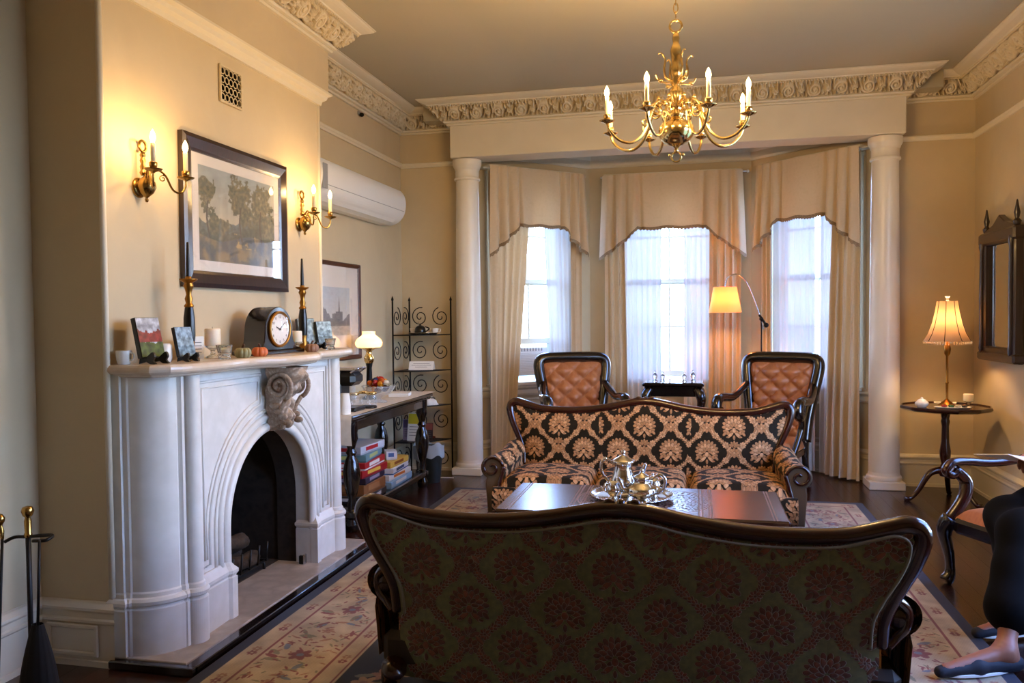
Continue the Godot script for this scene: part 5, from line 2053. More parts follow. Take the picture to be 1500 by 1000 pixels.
# ---------------------------------------------------------------- sideboard alcove
func sideboard() -> void:
	var x0 := XL + .02
	var x1 := -2.29
	var za := -5.12
	var zb := -6.86
	var o := thing("console_table", "long black console table with turned legs in the alcove", "console table", Vector3((x0 + x1) / 2, 0, (za + zb) / 2))
	var hw := (x1 - x0) / 2
	var hl := (za - zb) / 2
	beg()
	box(Vector3(0, .815, 0), Vector3(hw * 2, .03, hl * 2), .01)
	box(Vector3(0, .79, 0), Vector3(hw * 2 - .03, .022, hl * 2 - .03), .008)
	done("tabletop", mt.ebony, o)
	beg()
	box(Vector3(0, .745, 0), Vector3(hw * 2 - .08, .07, hl * 2 - .16), .006)
	done("apron", mt.ebony, o)
	beg()
	box(Vector3(0, .125, 0), Vector3(hw * 2 - .06, .05, hl * 2 - .14), .008)
	done("lower_shelf", mt.ebony, o)
	for sx in [-1.0, 1.0]:
		for sz in [-1.0, 1.0]:
			beg()
			lathe([Vector2(.03, 0), Vector2(.045, .02), Vector2(.048, .06), Vector2(.03, .09), Vector2(.045, .10), Vector2(.045, .15), Vector2(.03, .16), Vector2(.036, .20), Vector2(.026, .23), Vector2(.040, .27), Vector2(.058, .36), Vector2(.062, .43), Vector2(.048, .50), Vector2(.028, .54), Vector2(.040, .56), Vector2(.026, .585), Vector2(.036, .62), Vector2(.050, .66), Vector2(.046, .70), Vector2(.05, .72), Vector2(.05, .78)], 18, Vector3(sx * (hw - .07), 0, sz * (hl - .12)))
			done("leg", mt.ebony, o)
	# runner: lies along the top and hangs at the near end
	beg()
	smo()
	var rw := .44
	grid(func(u: float, v: float) -> Vector3:
		var s := v * 2.05
		var dr := .205
		var x := (x0 + x1) / 2 + .035 + (u - .5) * rw
		if s < dr - .001:
			return Vector3(x + .004 * sin(u * 9 + s * 20), .8325 - (dr - s), za + .006 + .004 * sin(u * 14))
		return Vector3(x, .8325 + .0008 * sin(u * 20 + s * 11), za + .006 - (s - dr)), 20, 60)
	tag(done("table_runner", mt.runner), "cream table runner hanging over the end of the console table", "table runner")
	var top := .8335
	# coffee maker
	var t := thing("coffee_maker", "black pod coffee maker with a silver top on the console table", "coffee maker", Vector3(-2.50, top, -5.42), PI / 2)
	beg()
	box(Vector3(0, .14, -.05), Vector3(.20, .28, .14), .03)
	box(Vector3(0, .235, .06), Vector3(.19, .10, .14), .03)
	box(Vector3(0, .015, .06), Vector3(.19, .03, .16), .01)
	done("body", mt.black_plastic, t)
	beg()
	box(Vector3(0, .298, .02), Vector3(.17, .03, .22), .014)
	tube(spl([Vector3(-.085, .28, .10), Vector3(-.07, .31, .15), Vector3(0, .315, .165), Vector3(.07, .31, .15), Vector3(.085, .28, .10)], 5), .008, 7)
	done("lid", mt.chrome, t)
	beg()
	box(Vector3(.115, .15, -.03), Vector3(.05, .25, .15), .018)
	done("water_tank", mt.thin_glass, t)
	# stacked paper cups
	for k in [[-2.385, -5.205, 5], [-2.50, -5.215, 4]]:
		for i in k[2]:
			var cup := thing("paper_cup", ["white paper cup in the taller stack beside the coffee maker", "white paper cup in the shorter stack beside the coffee maker"][0 if k[2] == 5 else 1], "cup", Vector3(k[0], top + i * .014, k[1]), 0, "stacked paper cups on the console")
			beg()
			lathe([Vector2(.0288, .0885), Vector2(.0392, .0005), Vector2(.0400, .0), Vector2(.030, .09)], 16)
			done("wall", mt.paper, cup)
			beg()
			lathe([Vector2(0, .0885), Vector2(.0285, .0885), Vector2(.0285, .0895), Vector2(0, .0895)], 16)
			done("bottom", mt.paper, cup)
	# glass jars with gold lids
	for k in [[-2.52, -5.66, "glass jar with a gold lid next to the black coaster"], [-2.41, -5.74, "glass jar with a gold lid at the front of the console table"], [-2.50, -5.80, "glass jar with a gold lid touching the sweets basket"]]:
		var j := thing("glass_jar", k[2], "jar", Vector3(k[0], top, k[1]), 0, "glass jars on the console table")
		beg()
		lathe([Vector2(0, 0), Vector2(.036, 0), Vector2(.038, .004), Vector2(.038, .085), Vector2(.032, .092)], 18)
		done("jar_body", mt.thin_glass, j)
		beg()
		lathe([Vector2(.036, .088), Vector2(.040, .09), Vector2(.040, .104), Vector2(.034, .108), Vector2(0, .109)], 18)
		done("lid", mt.brass, j)
	var cst := thing("coaster", "round black coaster on the table runner", "coaster", Vector3(-2.37, top + .001, -5.60))
	beg()
	lathe([Vector2(0, 0), Vector2(.054, 0), Vector2(.056, .006), Vector2(.056, .012), Vector2(.05, .016), Vector2(0, .013)], 24)
	done("disc", mt.black_plastic, cst)
	beg()
	lathe([Vector2(.046, .0145), Vector2(.048, .018), Vector2(.05, .0165)], 24)
	done("rim", mt.iron, cst)
	# glass basket with wrapped sweets
	var bk := thing("glass_bowl", "clear footed glass bowl heaped with wrapped sweets", "bowl", Vector3(-2.46, top, -6.00))
	beg()
	lathe([Vector2(0, 0), Vector2(.055, 0), Vector2(.05, .008), Vector2(.012, .02), Vector2(.02, .03), Vector2(.08, .055), Vector2(.105, .10), Vector2(.102, .10), Vector2(.076, .060), Vector2(.0, .038)], 26)
	done("bowl_body", mt.thin_glass, bk)
	beg()
	tube(ring3(Vector3(0, .10, 0), .104, Vector3.UP, 26), .003, 6, 1.0, Vector3.ZERO, true)
	done("rim", mt.thin_glass, bk)
	bk.scale = Vector3.ONE * 1.3
	var rng := RandomNumberGenerator.new()
	rng.seed = 9
	var sc := [Color(.80, .52, .08), Color(.62, .08, .06), Color(.10, .12, .26), Color(.78, .74, .66), Color(.72, .34, .06), Color(.30, .10, .05)]
	var sn := ["gold", "red", "blue", "cream", "orange", "brown"]
	for i in 25:
		var a := i * 2.4
		var r := .082 * sqrt((i % 13 + .5) / 13.0)
		var y := .098 + (.052 if i > 12 else 0.0) + .045 * (1 - r / .082)
		var s := thing("wrapped_sweet", "%s wrapped sweet in the footed glass bowl" % sn[i % 6], "sweet", Vector3(-2.46 + cos(a) * r, top + y, -6.00 + sin(a) * r), rng.randf() * TAU, "wrapped sweets in the glass bowl")
		beg()
		T = xf(Vector3.ZERO, 0, rng.randf() - .5, rng.randf() - .5)
		ball(Vector3.ZERO, Vector3(.031, .021, .021), 8, 6)
		done("sweet", M("sweet%d" % (i % 6), sc[i % 6], .25), s)
		beg()
		T = xf(Vector3.ZERO, 0, rng.randf() - .5, rng.randf() - .5)
		for e in [-1.0, 1.0]:
			tri(Vector3(e * .017, 0, 0), Vector3(e * .034, .010, .008), Vector3(e * .034, -.008, -.010))
			tri(Vector3(e * .017, 0, 0), Vector3(e * .034, -.009, .008), Vector3(e * .034, .009, -.008))
		done("wrapper", mt["sweet%d" % (i % 6)], s)
	t = thing("napkin_stack", "flat stack of cream napkins at the end of the console table", "napkins", Vector3(-2.47, top + .0005, -6.50), .2)
	for i in 5:
		beg()
		box(Vector3(.002 * sin(i * 3), .003 + i * .006, .002 * cos(i * 5)), Vector3(.17, .0055, .17), .002)
		done("napkin", mt.paper, t)
	# oil-style lamp
	t = thing("student_lamp", "small lamp with a round white glass shade on the console table", "table lamp", Vector3(-2.63, top - .001, -6.22))
	beg()
	lathe([Vector2(0, 0), Vector2(.06, 0), Vector2(.06, .012), Vector2(.03, .03), Vector2(.02, .06), Vector2(.026, .14), Vector2(.022, .26), Vector2(.03, .30)], 18)
	done("base", mt.iron, t)
	beg()
	lathe([Vector2(.03, .30), Vector2(.04, .32), Vector2(.042, .35), Vector2(.026, .375), Vector2(.024, .40), Vector2(.05, .415), Vector2(.092, .425), Vector2(.094, .43), Vector2(.05, .425)], 22)
	done("gallery", mt.brass, t)
	beg()
	lathe([Vector2(.090, .428), Vector2(.108, .445), Vector2(.112, .468), Vector2(.100, .495), Vector2(.072, .518), Vector2(.054, .532), Vector2(.052, .548), Vector2(.058, .56), Vector2(.055, .56)], 32)
	done("lamp_shade", mt.milk_glass, t)
	beg()
	ball(Vector3(0, .475, 0), Vector3(.022, .03, .022), 10, 8)
	done("bulb", mt.bulb, t)
	lamp_light(t, Vector3(0, .475, 0), Color(1, .86, .66), .075, .02)
	game_boxes()
	# picture over the console
	cathedral_print()
	wall_ac()

func gamebox(label: String, at: Vector3, turn: float, s: Vector3, c: Color, lid: Color, stripe: Color) -> void:
	var o := thing("game_box", label, "box", at, turn, "board game boxes under the console table")
	var key := "card_%s" % c.to_html(false)
	beg()
	box(Vector3(0, s.y * .22, 0), Vector3(s.x - .006, s.y * .44, s.z - .006), .002)
	done("box_base", M(key, c, .6), o)
	beg()
	box(Vector3(0, s.y * .60, 0), Vector3(s.x, s.y * .8, s.z), .003)
	done("lid", M("card_%s" % lid.to_html(false), lid, .45), o)
	# printed title bar on the long and the short side, standing proud by the thickness of a sticker
	beg()
	box(Vector3(s.x / 2 + .0006, s.y * .6, s.z * .05), Vector3(.001, s.y * .45, s.z * .5))
	done("title_print", M("card_%s" % stripe.to_html(false), stripe, .5), o)
	beg()
	box(Vector3(-s.x * .05, s.y * .6, s.z / 2 + .0006), Vector3(s.x * .5, s.y * .45, .001))
	done("title_print", M("card_%s" % stripe.to_html(false), stripe, .5), o)

func game_boxes() -> void:
	var y := .152
	var z := -5.62
	var x := -2.50
	var list := [
		["dark magazine-sized box at the bottom of the games stack", Vector3(.34, .05, .44), Color(.10, .10, .12), Color(.14, .13, .15), Color(.72, .72, .74), .06],
		["tan wooden tray-like box low in the games stack", Vector3(.32, .085, .38), Color(.45, .28, .14), Color(.50, .32, .17), Color(.60, .42, .26), -.04],
		["dark purple game box above the tan box", Vector3(.32, .05, .40), Color(.13, .10, .16), Color(.17, .12, .20), Color(.55, .50, .60), .03],
		["red game box in the middle of the stack with a yellow title", Vector3(.33, .055, .43), Color(.55, .07, .09), Color(.60, .08, .10), Color(.80, .66, .25), -.05],
		["white sided game box with a red lid", Vector3(.32, .055, .42), Color(.82, .80, .78), Color(.62, .10, .12), Color(.85, .84, .82), .04],
		["teal grey game box near the top of the stack", Vector3(.30, .055, .40), Color(.28, .42, .46), Color(.36, .50, .53), Color(.66, .68, .40), .10],
		["pale grey game box with a red badge on top of the stack", Vector3(.30, .06, .40), Color(.58, .60, .64), Color(.66, .68, .72), Color(.62, .10, .12), -.06]]
	for g in list:
		gamebox(g[0], Vector3(x, y, z), g[5], g[1], g[2], g[3], g[4])
		y += g[1].y + .001
	y = .152
	for g in [["pale blue box lying along the lower shelf", Vector3(.30, .055, .50), Color(.45, .62, .78), Color(.52, .68, .82), Color(.85, .86, .88), .02],
		["white game box with orange lettering beside the tall stack", Vector3(.28, .045, .44), Color(.80, .80, .80), Color(.84, .84, .84), Color(.80, .45, .12), -.05],
		["blue and white puzzle box beside the tall stack", Vector3(.28, .05, .40), Color(.22, .36, .58), Color(.80, .82, .86), Color(.16, .24, .42), .05],
		["yellow game box on the puzzle box", Vector3(.27, .05, .38), Color(.80, .64, .22), Color(.82, .68, .30), Color(.55, .30, .10), -.03]]:
		gamebox(g[0], Vector3(-2.49, y, -6.18), g[5], g[1], g[2], g[3], g[4])
		y += g[1].y + .001
	gamebox("small white and blue card box on top of the shorter games stack", Vector3(-2.42, .357, -6.14), .5, Vector3(.09, .07, .13), Color(.80, .83, .88), Color(.82, .85, .90), Color(.25, .40, .66))

func cathedral_print() -> void:
	var W := 220
	var HH := 300
	var im := Image.create(W, HH, false, Image.FORMAT_RGB8)
	var fn := FastNoiseLite.new()
	fn.seed = 2
	fn.frequency = .03
	for y in HH:
		for x in W:
			var n := fn.get_noise_2d(x, y)
			var c := Color(.66, .70, .74).lerp(Color(.78, .76, .72), float(y) / HH) * (1 + .05 * n)
			var roof := HH * .62 + 26 * sin(x * .05) + 10 * n
			if x < W * .38:
				roof = HH * (.30 + .004 * x) + 14 * absf(fmod(x, 24) - 12) / 12
			var sx := absf(x - W * .62)
			if sx < 26:
				roof = minf(roof, HH * .50)
			if sx < 9:
				roof = minf(roof, HH * .16 + sx * 16)
			if y > roof and y < HH * .80:
				c = Color(.30, .32, .37).lerp(Color(.42, .42, .44), clampf(.5 + n * 1.5, 0, 1))
				if (x % 9 < 3) and (y % 14 < 6) and n > -.1:
					c = Color(.20, .21, .25)
			elif y >= HH * .80:
				c = Color(.58, .57, .54).lerp(Color(.70, .67, .62), clampf(.5 + n, 0, 1))
			im.set_pixel(x, y, c)
	var m := M("town_print", Color.WHITE, .9)
	m.albedo_texture = ImageTexture.create_from_image(im)
	framed("town_picture", "framed grey print of a spired town above the console table", Vector3(XL, 1.56, -6.00), PI / 2, .95, .80, .035, .17, m, mt.brown_wood)

func framed(called: String, label: String, at: Vector3, turn: float, w: float, h: float, fw: float, mw: float, pm: Material, wood: Material) -> void:
	var o := thing(called, label, "picture", at, turn)
	beg()
	box(Vector3(0, 0, .008), Vector3(w - .01, h - .01, .012))
	done("backing", mt.backing_card, o)
	for s in [-1.0, 1.0]:
		for vert in [true, false]:
			beg()
			T = Transform3D(Basis.from_euler(Vector3(0, 0, (0.0 if s < 0 else PI) + (PI / 2 if vert else 0.0))), Vector3.ZERO)
			var L := (h if vert else w) / 2
			var D := (w if vert else h) / 2
			flat()
			var q := [[0.0, .002], [0.0, .030], [fw * .25, .036], [fw * .8, .026], [fw, .018], [fw, .002]]
			for i in 5:
				var a: Array = q[i]
				var b: Array = q[i + 1]
				quad(Vector3(-(L - a[0]), -(D - a[0]), a[1]), Vector3(L - a[0], -(D - a[0]), a[1]), Vector3(L - b[0], -(D - b[0]), b[1]), Vector3(-(L - b[0]), -(D - b[0]), b[1]))
			done("frame_moulding", wood, o)
	beg()
	box(Vector3(0, 0, .0150), Vector3(w - fw * 1.8, h - fw * 1.8, .002))
	var mb := done("mat_board", mt.mat_board, o)
	beg()
	flat()
	var pw := w - fw * 2 - mw * 2
	var ph := h - fw * 2 - mw * 2
	grid(func(u: float, v: float) -> Vector3: return Vector3((u - .5) * pw, (v - .5) * ph, .0166), 1, 1)
	done("print", pm, mb)
	beg()
	box(Vector3(0, 0, .0195), Vector3(w - fw * 1.8, h - fw * 1.8, .002))
	done("glazing", mt.picture_glass, o)

func wall_ac() -> void:
	var o := thing("wall_air_conditioner", "white split air conditioner high on the alcove wall", "air conditioner", Vector3(XL + .002, 0, -6.18), PI / 2)
	var L := .86
	# own frame: z out of the wall, x along
	var pf := [Vector2(0, 2.36), Vector2(.10, 2.355), Vector2(.17, 2.38), Vector2(.225, 2.44), Vector2(.245, 2.52), Vector2(.24, 2.60), Vector2(.20, 2.665), Vector2(.14, 2.68), Vector2(0, 2.68)]
	var sp := spl(pf.slice(1, 8), 4)
	sp.push_front(pf[0])
	sp.append(pf[8])
	beg()
	var keep := []
	for p in sp:
		keep.append(Vector2(-p.x, p.y))
	T = Transform3D(Basis.from_euler(Vector3(0, PI / 2, 0)), Vector3.ZERO)
	upright(keep, -L, L, .012)
	done("housing", mt.white_plastic, o)
	beg()
	for i in 2:
		box(Vector3(.28 + i * .34, 2.668, .165), Vector3(.26, .012, .03), .003)
	done("intake_grille", mt.white_plastic, o)
	beg()
	T = xf(Vector3(0, 2.40, .190), 0, -.85)
	box(Vector3.ZERO, Vector3(L * 1.7, .004, .085), .002)
	done("louvre_flap", mt.white_plastic, o)
	beg()
	box(Vector3(-L + .055, 2.53, .246), Vector3(.075, .18, .004), .002)
	done("side_panel", mt.grey_plastic, o)
	beg()
	box(Vector3(0, 2.475, .2365), Vector3(L * 1.9, .004, .008), .001)
	done("seam", mt.grey_plastic, o)

func etagere() -> void:
	var c := Vector3(-2.76, 0, -7.50)
	var o := thing("corner_etagere", "black iron corner stand with scrolled sides and four shelves", "shelf stand", c)
	var R := Vector3(.46, 0, .05)
	var L := Vector3(.0, 0, .40)
	var ir: Material = mt.iron
	for p in [Vector3(.02, 0, .0), R, L]:
		beg()
		var hh := 1.66 if p.x != .02 else 1.66
		tube([p + Vector3(0, 0, 0), p + Vector3(0, hh, 0)], .0085, 8)
		lathe([Vector2(.006, hh), Vector2(.013, hh + .012), Vector2(.010, hh + .025), Vector2(0, hh + .05)], 10, p)
		done("post", ir, o)
	for y in [.33, .665, 1.0, 1.34]:
		beg()
		var out := [Vector2(.0, .0)]
		out.append(Vector2(R.x, R.z))
		out.append_array(spl([Vector2(R.x - .02, R.z + .03), Vector2(.33, .26), Vector2(.16, .38), Vector2(L.x + .03, L.z)], 6))
		out.append(Vector2(L.x, L.z))
		slab(out, y - .006, y + .002, .002)
		tube([Vector3(R.x, y, R.z), Vector3(.33, y, .26), Vector3(.16, y, .38), Vector3(L.x, y, L.z)], .006, 6)
		done("shelf", mt.dark_iron, o)
	var ys := [.14, .50, .84, 1.17, 1.50]
	for side in [R, L]:
		var d: Vector3 = (side - Vector3(.02, 0, 0)).normalized()
		var ln: float = (side - Vector3(.02, 0, 0)).length()
		for y in ys:
			for k in [[.26, 1.0], [.76, -1.0]]:
				beg()
				tube(spiral(Vector3(.02, y + .01, 0) + d * ln * k[0], .095, .010, 1.3, 1.75 * k[1], d * k[1], Vector3.UP, 30), .0048, 6)
				done("scroll", ir, o)
	var base := c
	# things on the stand
	var t := thing("serving_tray", "round silver tray on the top shelf of the iron stand", "tray", base + Vector3(.21, 1.3425, .14))
	beg()
	lathe([Vector2(0, 0), Vector2(.125, 0), Vector2(.14, .014), Vector2(.143, .015), Vector2(.13, .004), Vector2(0, .003)], 28)
	done("dish", mt.silver, t)
	beg()
	tube(ring3(Vector3(0, .0155, 0), .142, Vector3.UP, 28), .003, 6, 1.0, Vector3.ZERO, true)
	done("rim", mt.silver, t)
	t = thing("small_kettle", "small black kettle on the top shelf of the iron stand", "kettle", base + Vector3(.19, 1.3475, .17))
	beg()
	lathe([Vector2(0, 0), Vector2(.05, 0), Vector2(.056, .02), Vector2(.048, .06), Vector2(.03, .078), Vector2(.01, .084), Vector2(.008, .095), Vector2(0, .098)], 18)
	done("body", mt.black_plastic, t)
	beg()
	handle([Vector3(.05, .02, 0), Vector3(.09, .05, 0), Vector3(.05, .07, 0)], .006)
	done("handle", mt.black_plastic, t)
	for k in [[.10, .105, "white cup behind the small black kettle"], [.315, .105, "white cup with a gilt rim on the round silver tray"], [.215, .065, "white cup at the back of the round silver tray"]]:
		var cu := thing("tea_cup", k[2], "cup", base + Vector3(k[0], 1.3475, k[1]), 0, "white cups on the iron stand")
		beg()
		lathe([Vector2(0, 0), Vector2(.02, 0), Vector2(.022, .006), Vector2(.034, .03), Vector2(.038, .055), Vector2(.036, .055), Vector2(.03, .03), Vector2(0, .008)], 16)
		done("bowl", mt.white_ceramic, cu)
		beg()
		handle([Vector3(.034, .045, 0), Vector3(.055, .045, 0), Vector3(.052, .02, 0), Vector3(.03, .02, 0)], .0035)
		done("handle", mt.white_ceramic, cu)
	t = thing("glass_bell", "small clear glass bell hanging scroll high in the iron stand", "ornament", base + Vector3(.13, 1.3475, .055))
	beg()
	lathe([Vector2(.03, 0), Vector2(.028, .02), Vector2(.018, .06), Vector2(.008, .07), Vector2(.01, .09), Vector2(0, .105)], 16)
	done("bell", mt.thin_glass, t)
	beg()
	ball(Vector3(0, .112, 0), Vector3.ONE * .009, 8, 6)
	done("knob", mt.thin_glass, t)
	t = thing("folded_sign", "white folded tent card on the second shelf of the iron stand", "sign", base + Vector3(.20, 1.0025, .165), .10)
	for s in [-1.0, 1.0]:
		beg()
		T = xf(Vector3(0, .042, s * .026), 0, -s * .5)
		box(Vector3.ZERO, Vector3(.24, .092, .0015))
		done("panel", mt.paper, t)
	beg()
	for i in 3:
		T = xf(Vector3(0, .042, .0275), 0, -.5)
		box(Vector3(0, .022 - i * .018, .0012), Vector3([.16, .19, .12][i], .004, .0006))
	done("print", M("ink", Color(.35, .34, .34), .9), t)
	t = thing("crumpled_bag", "crumpled white paper bag on the third shelf of the iron stand", "bag", base + Vector3(.24, .6675, .15))
	beg()
	smo()
	var fn := FastNoiseLite.new()
	fn.seed = 6
	fn.frequency = 9.0
	grid(func(u: float, v: float) -> Vector3:
		var a := u * TAU
		var e := v * PI * .5
		var r := .085 * (1 + .5 * fn.get_noise_3d(cos(a) * .1, v * .1, sin(a) * .1))
		return Vector3(cos(a) * cos(e) * r * 1.2, .085 * sin(e) * (1 + .4 * fn.get_noise_2d(u * .3, v * .2)), -sin(a) * cos(e) * r), 26, 12)
	done("paper", mt.paper, t)
	beg()
	box(Vector3(0, .001, 0), Vector3(.1, .002, .08))
	done("bottom", mt.paper, t)
	var br := [["yellow topped brochure leaning on the lowest shelf of the iron stand", .145, .285, .13, .27, Color(.86, .84, .80), Color(.80, .72, .16), -.1], ["dark brochure with a small photo on the lowest shelf of the iron stand", .275, .245, .10, .17, Color(.16, .11, .11), Color(.48, .24, .20), .1], ["violet edged brochure behind the yellow topped one", .075, .235, .10, .20, Color(.62, .58, .72), Color(.38, .34, .52), .2]]
	for b in br:
		var f := thing("brochure", b[0], "brochure", base + Vector3(b[1], .3325, b[2]), b[7], "brochures on the iron stand")
		beg()
		T = xf(Vector3.ZERO, 0, -.16)
		box(Vector3(0, b[4] / 2, 0), Vector3(b[3], b[4], .006), .001)
		done("sheet", M("sheet_%s" % b[5].to_html(false), b[5], .5), f)
		beg()
		T = xf(Vector3.ZERO, 0, -.16)
		box(Vector3(0, b[4] * .78, .0036), Vector3(b[3] * .92, b[4] * .36, .0006))
		done("heading", M("sheet_%s" % b[6].to_html(false), b[6], .5), f)
		beg()
		T = xf(Vector3.ZERO, 0, -.16)
		for i in 4:
			box(Vector3(0, b[4] * (.5 - i * .1), .0036), Vector3(b[3] * .7, .005, .0006))
		done("print", mt.ink, f)
	t = thing("red_plate", "flat red plate on the lowest shelf of the iron stand", "plate", base + Vector3(.215, .3325, .115))
	beg()
	lathe([Vector2(0, 0), Vector2(.06, 0), Vector2(.09, .012), Vector2(.092, .014), Vector2(.06, .004), Vector2(0, .004)], 28)
	done("dish", M("red_glaze", Color(.55, .06, .07), .2), t)
	beg()
	tube(ring3(Vector3(0, .0145, 0), .091, Vector3.UP, 28), .002, 6, 1.0, Vector3.ZERO, true)
	done("rim", mt.red_glaze, t)
	# waste bin
	t = thing("waste_bin", "dark green waste bin with a clear liner beside the console table", "waste bin", Vector3(-2.38, 0, -6.98))
	beg()
	var oval := []
	for i in 28:
		var a := TAU * i / 28
		oval.append(Vector2(cos(a) * .135, sin(a) * .105))
	plate(oval, [Vector2(.03, .002), Vector2(.0, .33)], true, false)
	plate(oval, [Vector2(.034, .02), Vector2(.006, .33)], true, false)
	plate(oval, [Vector2(.03, .002), Vector2(.03, .006)])
	done("bucket", mt.bin, t)
	beg()
	smo()
	grid(func(u: float, v: float) -> Vector3:
		var a := u * TAU
		var r := 1.03 + .03 * sin(a * 9 + v * 3) + .02 * v
		return Vector3(cos(a) * .137 * r, .345 - .12 * (1 - v) - .02 * sin(a * 2) + .012 * sin(a * 7), -sin(a) * .107 * r), 44, 5)
	done("liner", mt.liner, t)
	# cable on the floor
	beg()
	tube(spl([Vector3(-2.60, .006, -6.92), Vector3(-2.40, .006, -7.13), Vector3(-2.20, .006, -7.16)], 6), .005, 6)
	tag(done("power_cable", mt.white_plastic), "thin white cable running along the floor past the waste bin", "cable")
# ---------------------------------------------------------------- on and around the chimney breast
func small_things() -> void:
	landscape()
	vent()
	mantel_things()
	fire_irons()
	sensor()

func landscape() -> void:
	var W := 300
	var HH := 220
	var im := Image.create(W, HH, false, Image.FORMAT_RGB8)
	var fn := FastNoiseLite.new()
	fn.seed = 21
	fn.frequency = .02
	fn.fractal_octaves = 5
	var f2 := FastNoiseLite.new()
	f2.seed = 22
	f2.frequency = .07
	for y in HH:
		for x in W:
			var u := float(x) / W
			var v := float(y) / HH
			var n := fn.get_noise_2d(x, y)
			var k := f2.get_noise_2d(x, y)
			var c := Color(.56, .60, .60).lerp(Color(.72, .66, .54), clampf(v * 1.7, 0, 1)) * (1 + .10 * n)
			var hill := .50 + .10 * sin(u * 5 + .5) + .06 * n
			if v > hill:
				c = Color(.36, .40, .38).lerp(Color(.30, .31, .22), clampf((v - hill) * 5, 0, 1)) * (1 + .35 * k)
			if v > .72 + .05 * sin(u * 7):
				c = Color(.30, .33, .34).lerp(Color(.52, .46, .32), clampf(.5 + n * 1.6, 0, 1))
			# tree masses
			for t in [[.10, .30, .10, .22], [.52, .24, .17, .26], [.60, .45, .14, .16], [.80, .30, .16, .26], [.22, .62, .18, .14], [.92, .55, .12, .20]]:
				var e := pow((u - t[0]) / t[2], 2) + pow((v - t[1]) / t[3], 2) + n * 1.1 + k * .5
				if e < .8:
					c = Color(.30, .32, .25).lerp(Color(.56, .50, .34), clampf(.40 + k * .9 + n * .5, 0, 1))
			for t in [[.11, .5], [.52, .5], [.80, .55]]:
				if absf(u - t[0] - .02 * sin(v * 9)) < .008 and v > .35 and v < .75:
					c = Color(.28, .23, .18)
			if v > .66 and v < .82 and absf(u - .55) < .16 and n > .05:
				c = Color(.70, .58, .36)
			im.set_pixel(x, y, c)
	var m := M("pastoral_print", Color.WHITE, .8)
	m.albedo_texture = ImageTexture.create_from_image(im)
	framed("landscape_picture", "dark framed pastoral landscape print hanging above the mantelpiece", Vector3(XB + .001, 2.05, -4.02), PI / 2, 1.03, .765, .085, .055, m, mt.frame_wood)

func vent() -> void:
	var o := thing("vent_grille", "small black scrolled vent grille high on the chimney breast", "vent", Vector3(XB + .001, 2.765, -3.975), PI / 2)
	beg()
	for s in [-1.0, 1.0]:
		box(Vector3(s * .101, 0, .008), Vector3(.012, .20, .012), .002)
		box(Vector3(0, s * .095, .008), Vector3(.20, .012, .012), .002)
	done("frame", mt.wall, o)
	for i in 5:
		for j in 4:
			beg()
			tube(ring3(Vector3(-.08 + i * .04, -.069 + j * .046, .009), .0185, Vector3(0, 0, 1), 10), .0030, 5, 1.0, Vector3.ZERO, true)
			done("fret", mt.wall, o)

func easel_tile(label: String, at: Vector3, turn: float, s: float, top: Color, mid: Color, low: Color) -> void:
	var o := thing("easel_tile", label, "ornament", at, turn, "printed blocks on small easels")
	var im := Image.create(48, 64, false, Image.FORMAT_RGB8)
	var fn := FastNoiseLite.new()
	fn.seed = int(s * 1000)
	fn.frequency = .06
	for y in 64:
		for x in 48:
			var n := fn.get_noise_2d(x, y)
			var c := top
			if y > 22 + 8 * n and y < 40:
				c = mid
			elif y >= 40 + 5 * n:
				c = low
			im.set_pixel(x, y, c * (1 + .5 * n))
	var m := M("tile_%d" % int(s * 1000), Color.WHITE, .25)
	m.albedo_texture = ImageTexture.create_from_image(im)
	beg()
	T = xf(Vector3(0, .025 * s, 0), 0, -.22)
	box(Vector3(0, .085 * s, 0), Vector3(.125 * s, .17 * s, .025 * s), .002)
	var blk := done("block", mt.black_plastic, o)
	beg()
	T = xf(Vector3(0, .025 * s, 0), 0, -.22)
	flat()
	grid(func(u: float, v: float) -> Vector3: return Vector3((u - .5) * .122 * s, (.002 + .166 * v) * s, .0135 * s), 1, 1)
	done("print", m, blk)
	for e in [-1.0, 1.0]:
		beg()
		var pts := spl([Vector2(-.03, .0), Vector2(-.02, .03), Vector2(.0, .022), Vector2(.02, .035), Vector2(.045, .05), Vector2(.055, .03), Vector2(.045, .015), Vector2(.06, .0), Vector2(.03, .0), Vector2(.01, .01)], 3)
		T = xf(Vector3(e * .035 * s, 0, 0), PI / 2)
		var q := []
		for p in pts:
			q.append(Vector2(-p.x * s, p.y * s))
		upright(q, -.006, .006, .001)
		done("easel_foot", mt.black_plastic, o)
	beg()
	box(Vector3(0, .03 * s, -.02 * s), Vector3(.10 * s, .014 * s, .010 * s), .002)
	T = xf(Vector3(0, .02 * s, -.03 * s), 0, -.22)
	box(Vector3(0, .06 * s, 0), Vector3(.02 * s, .12 * s, .008), .002)
	done("easel_back", mt.black_plastic, o)

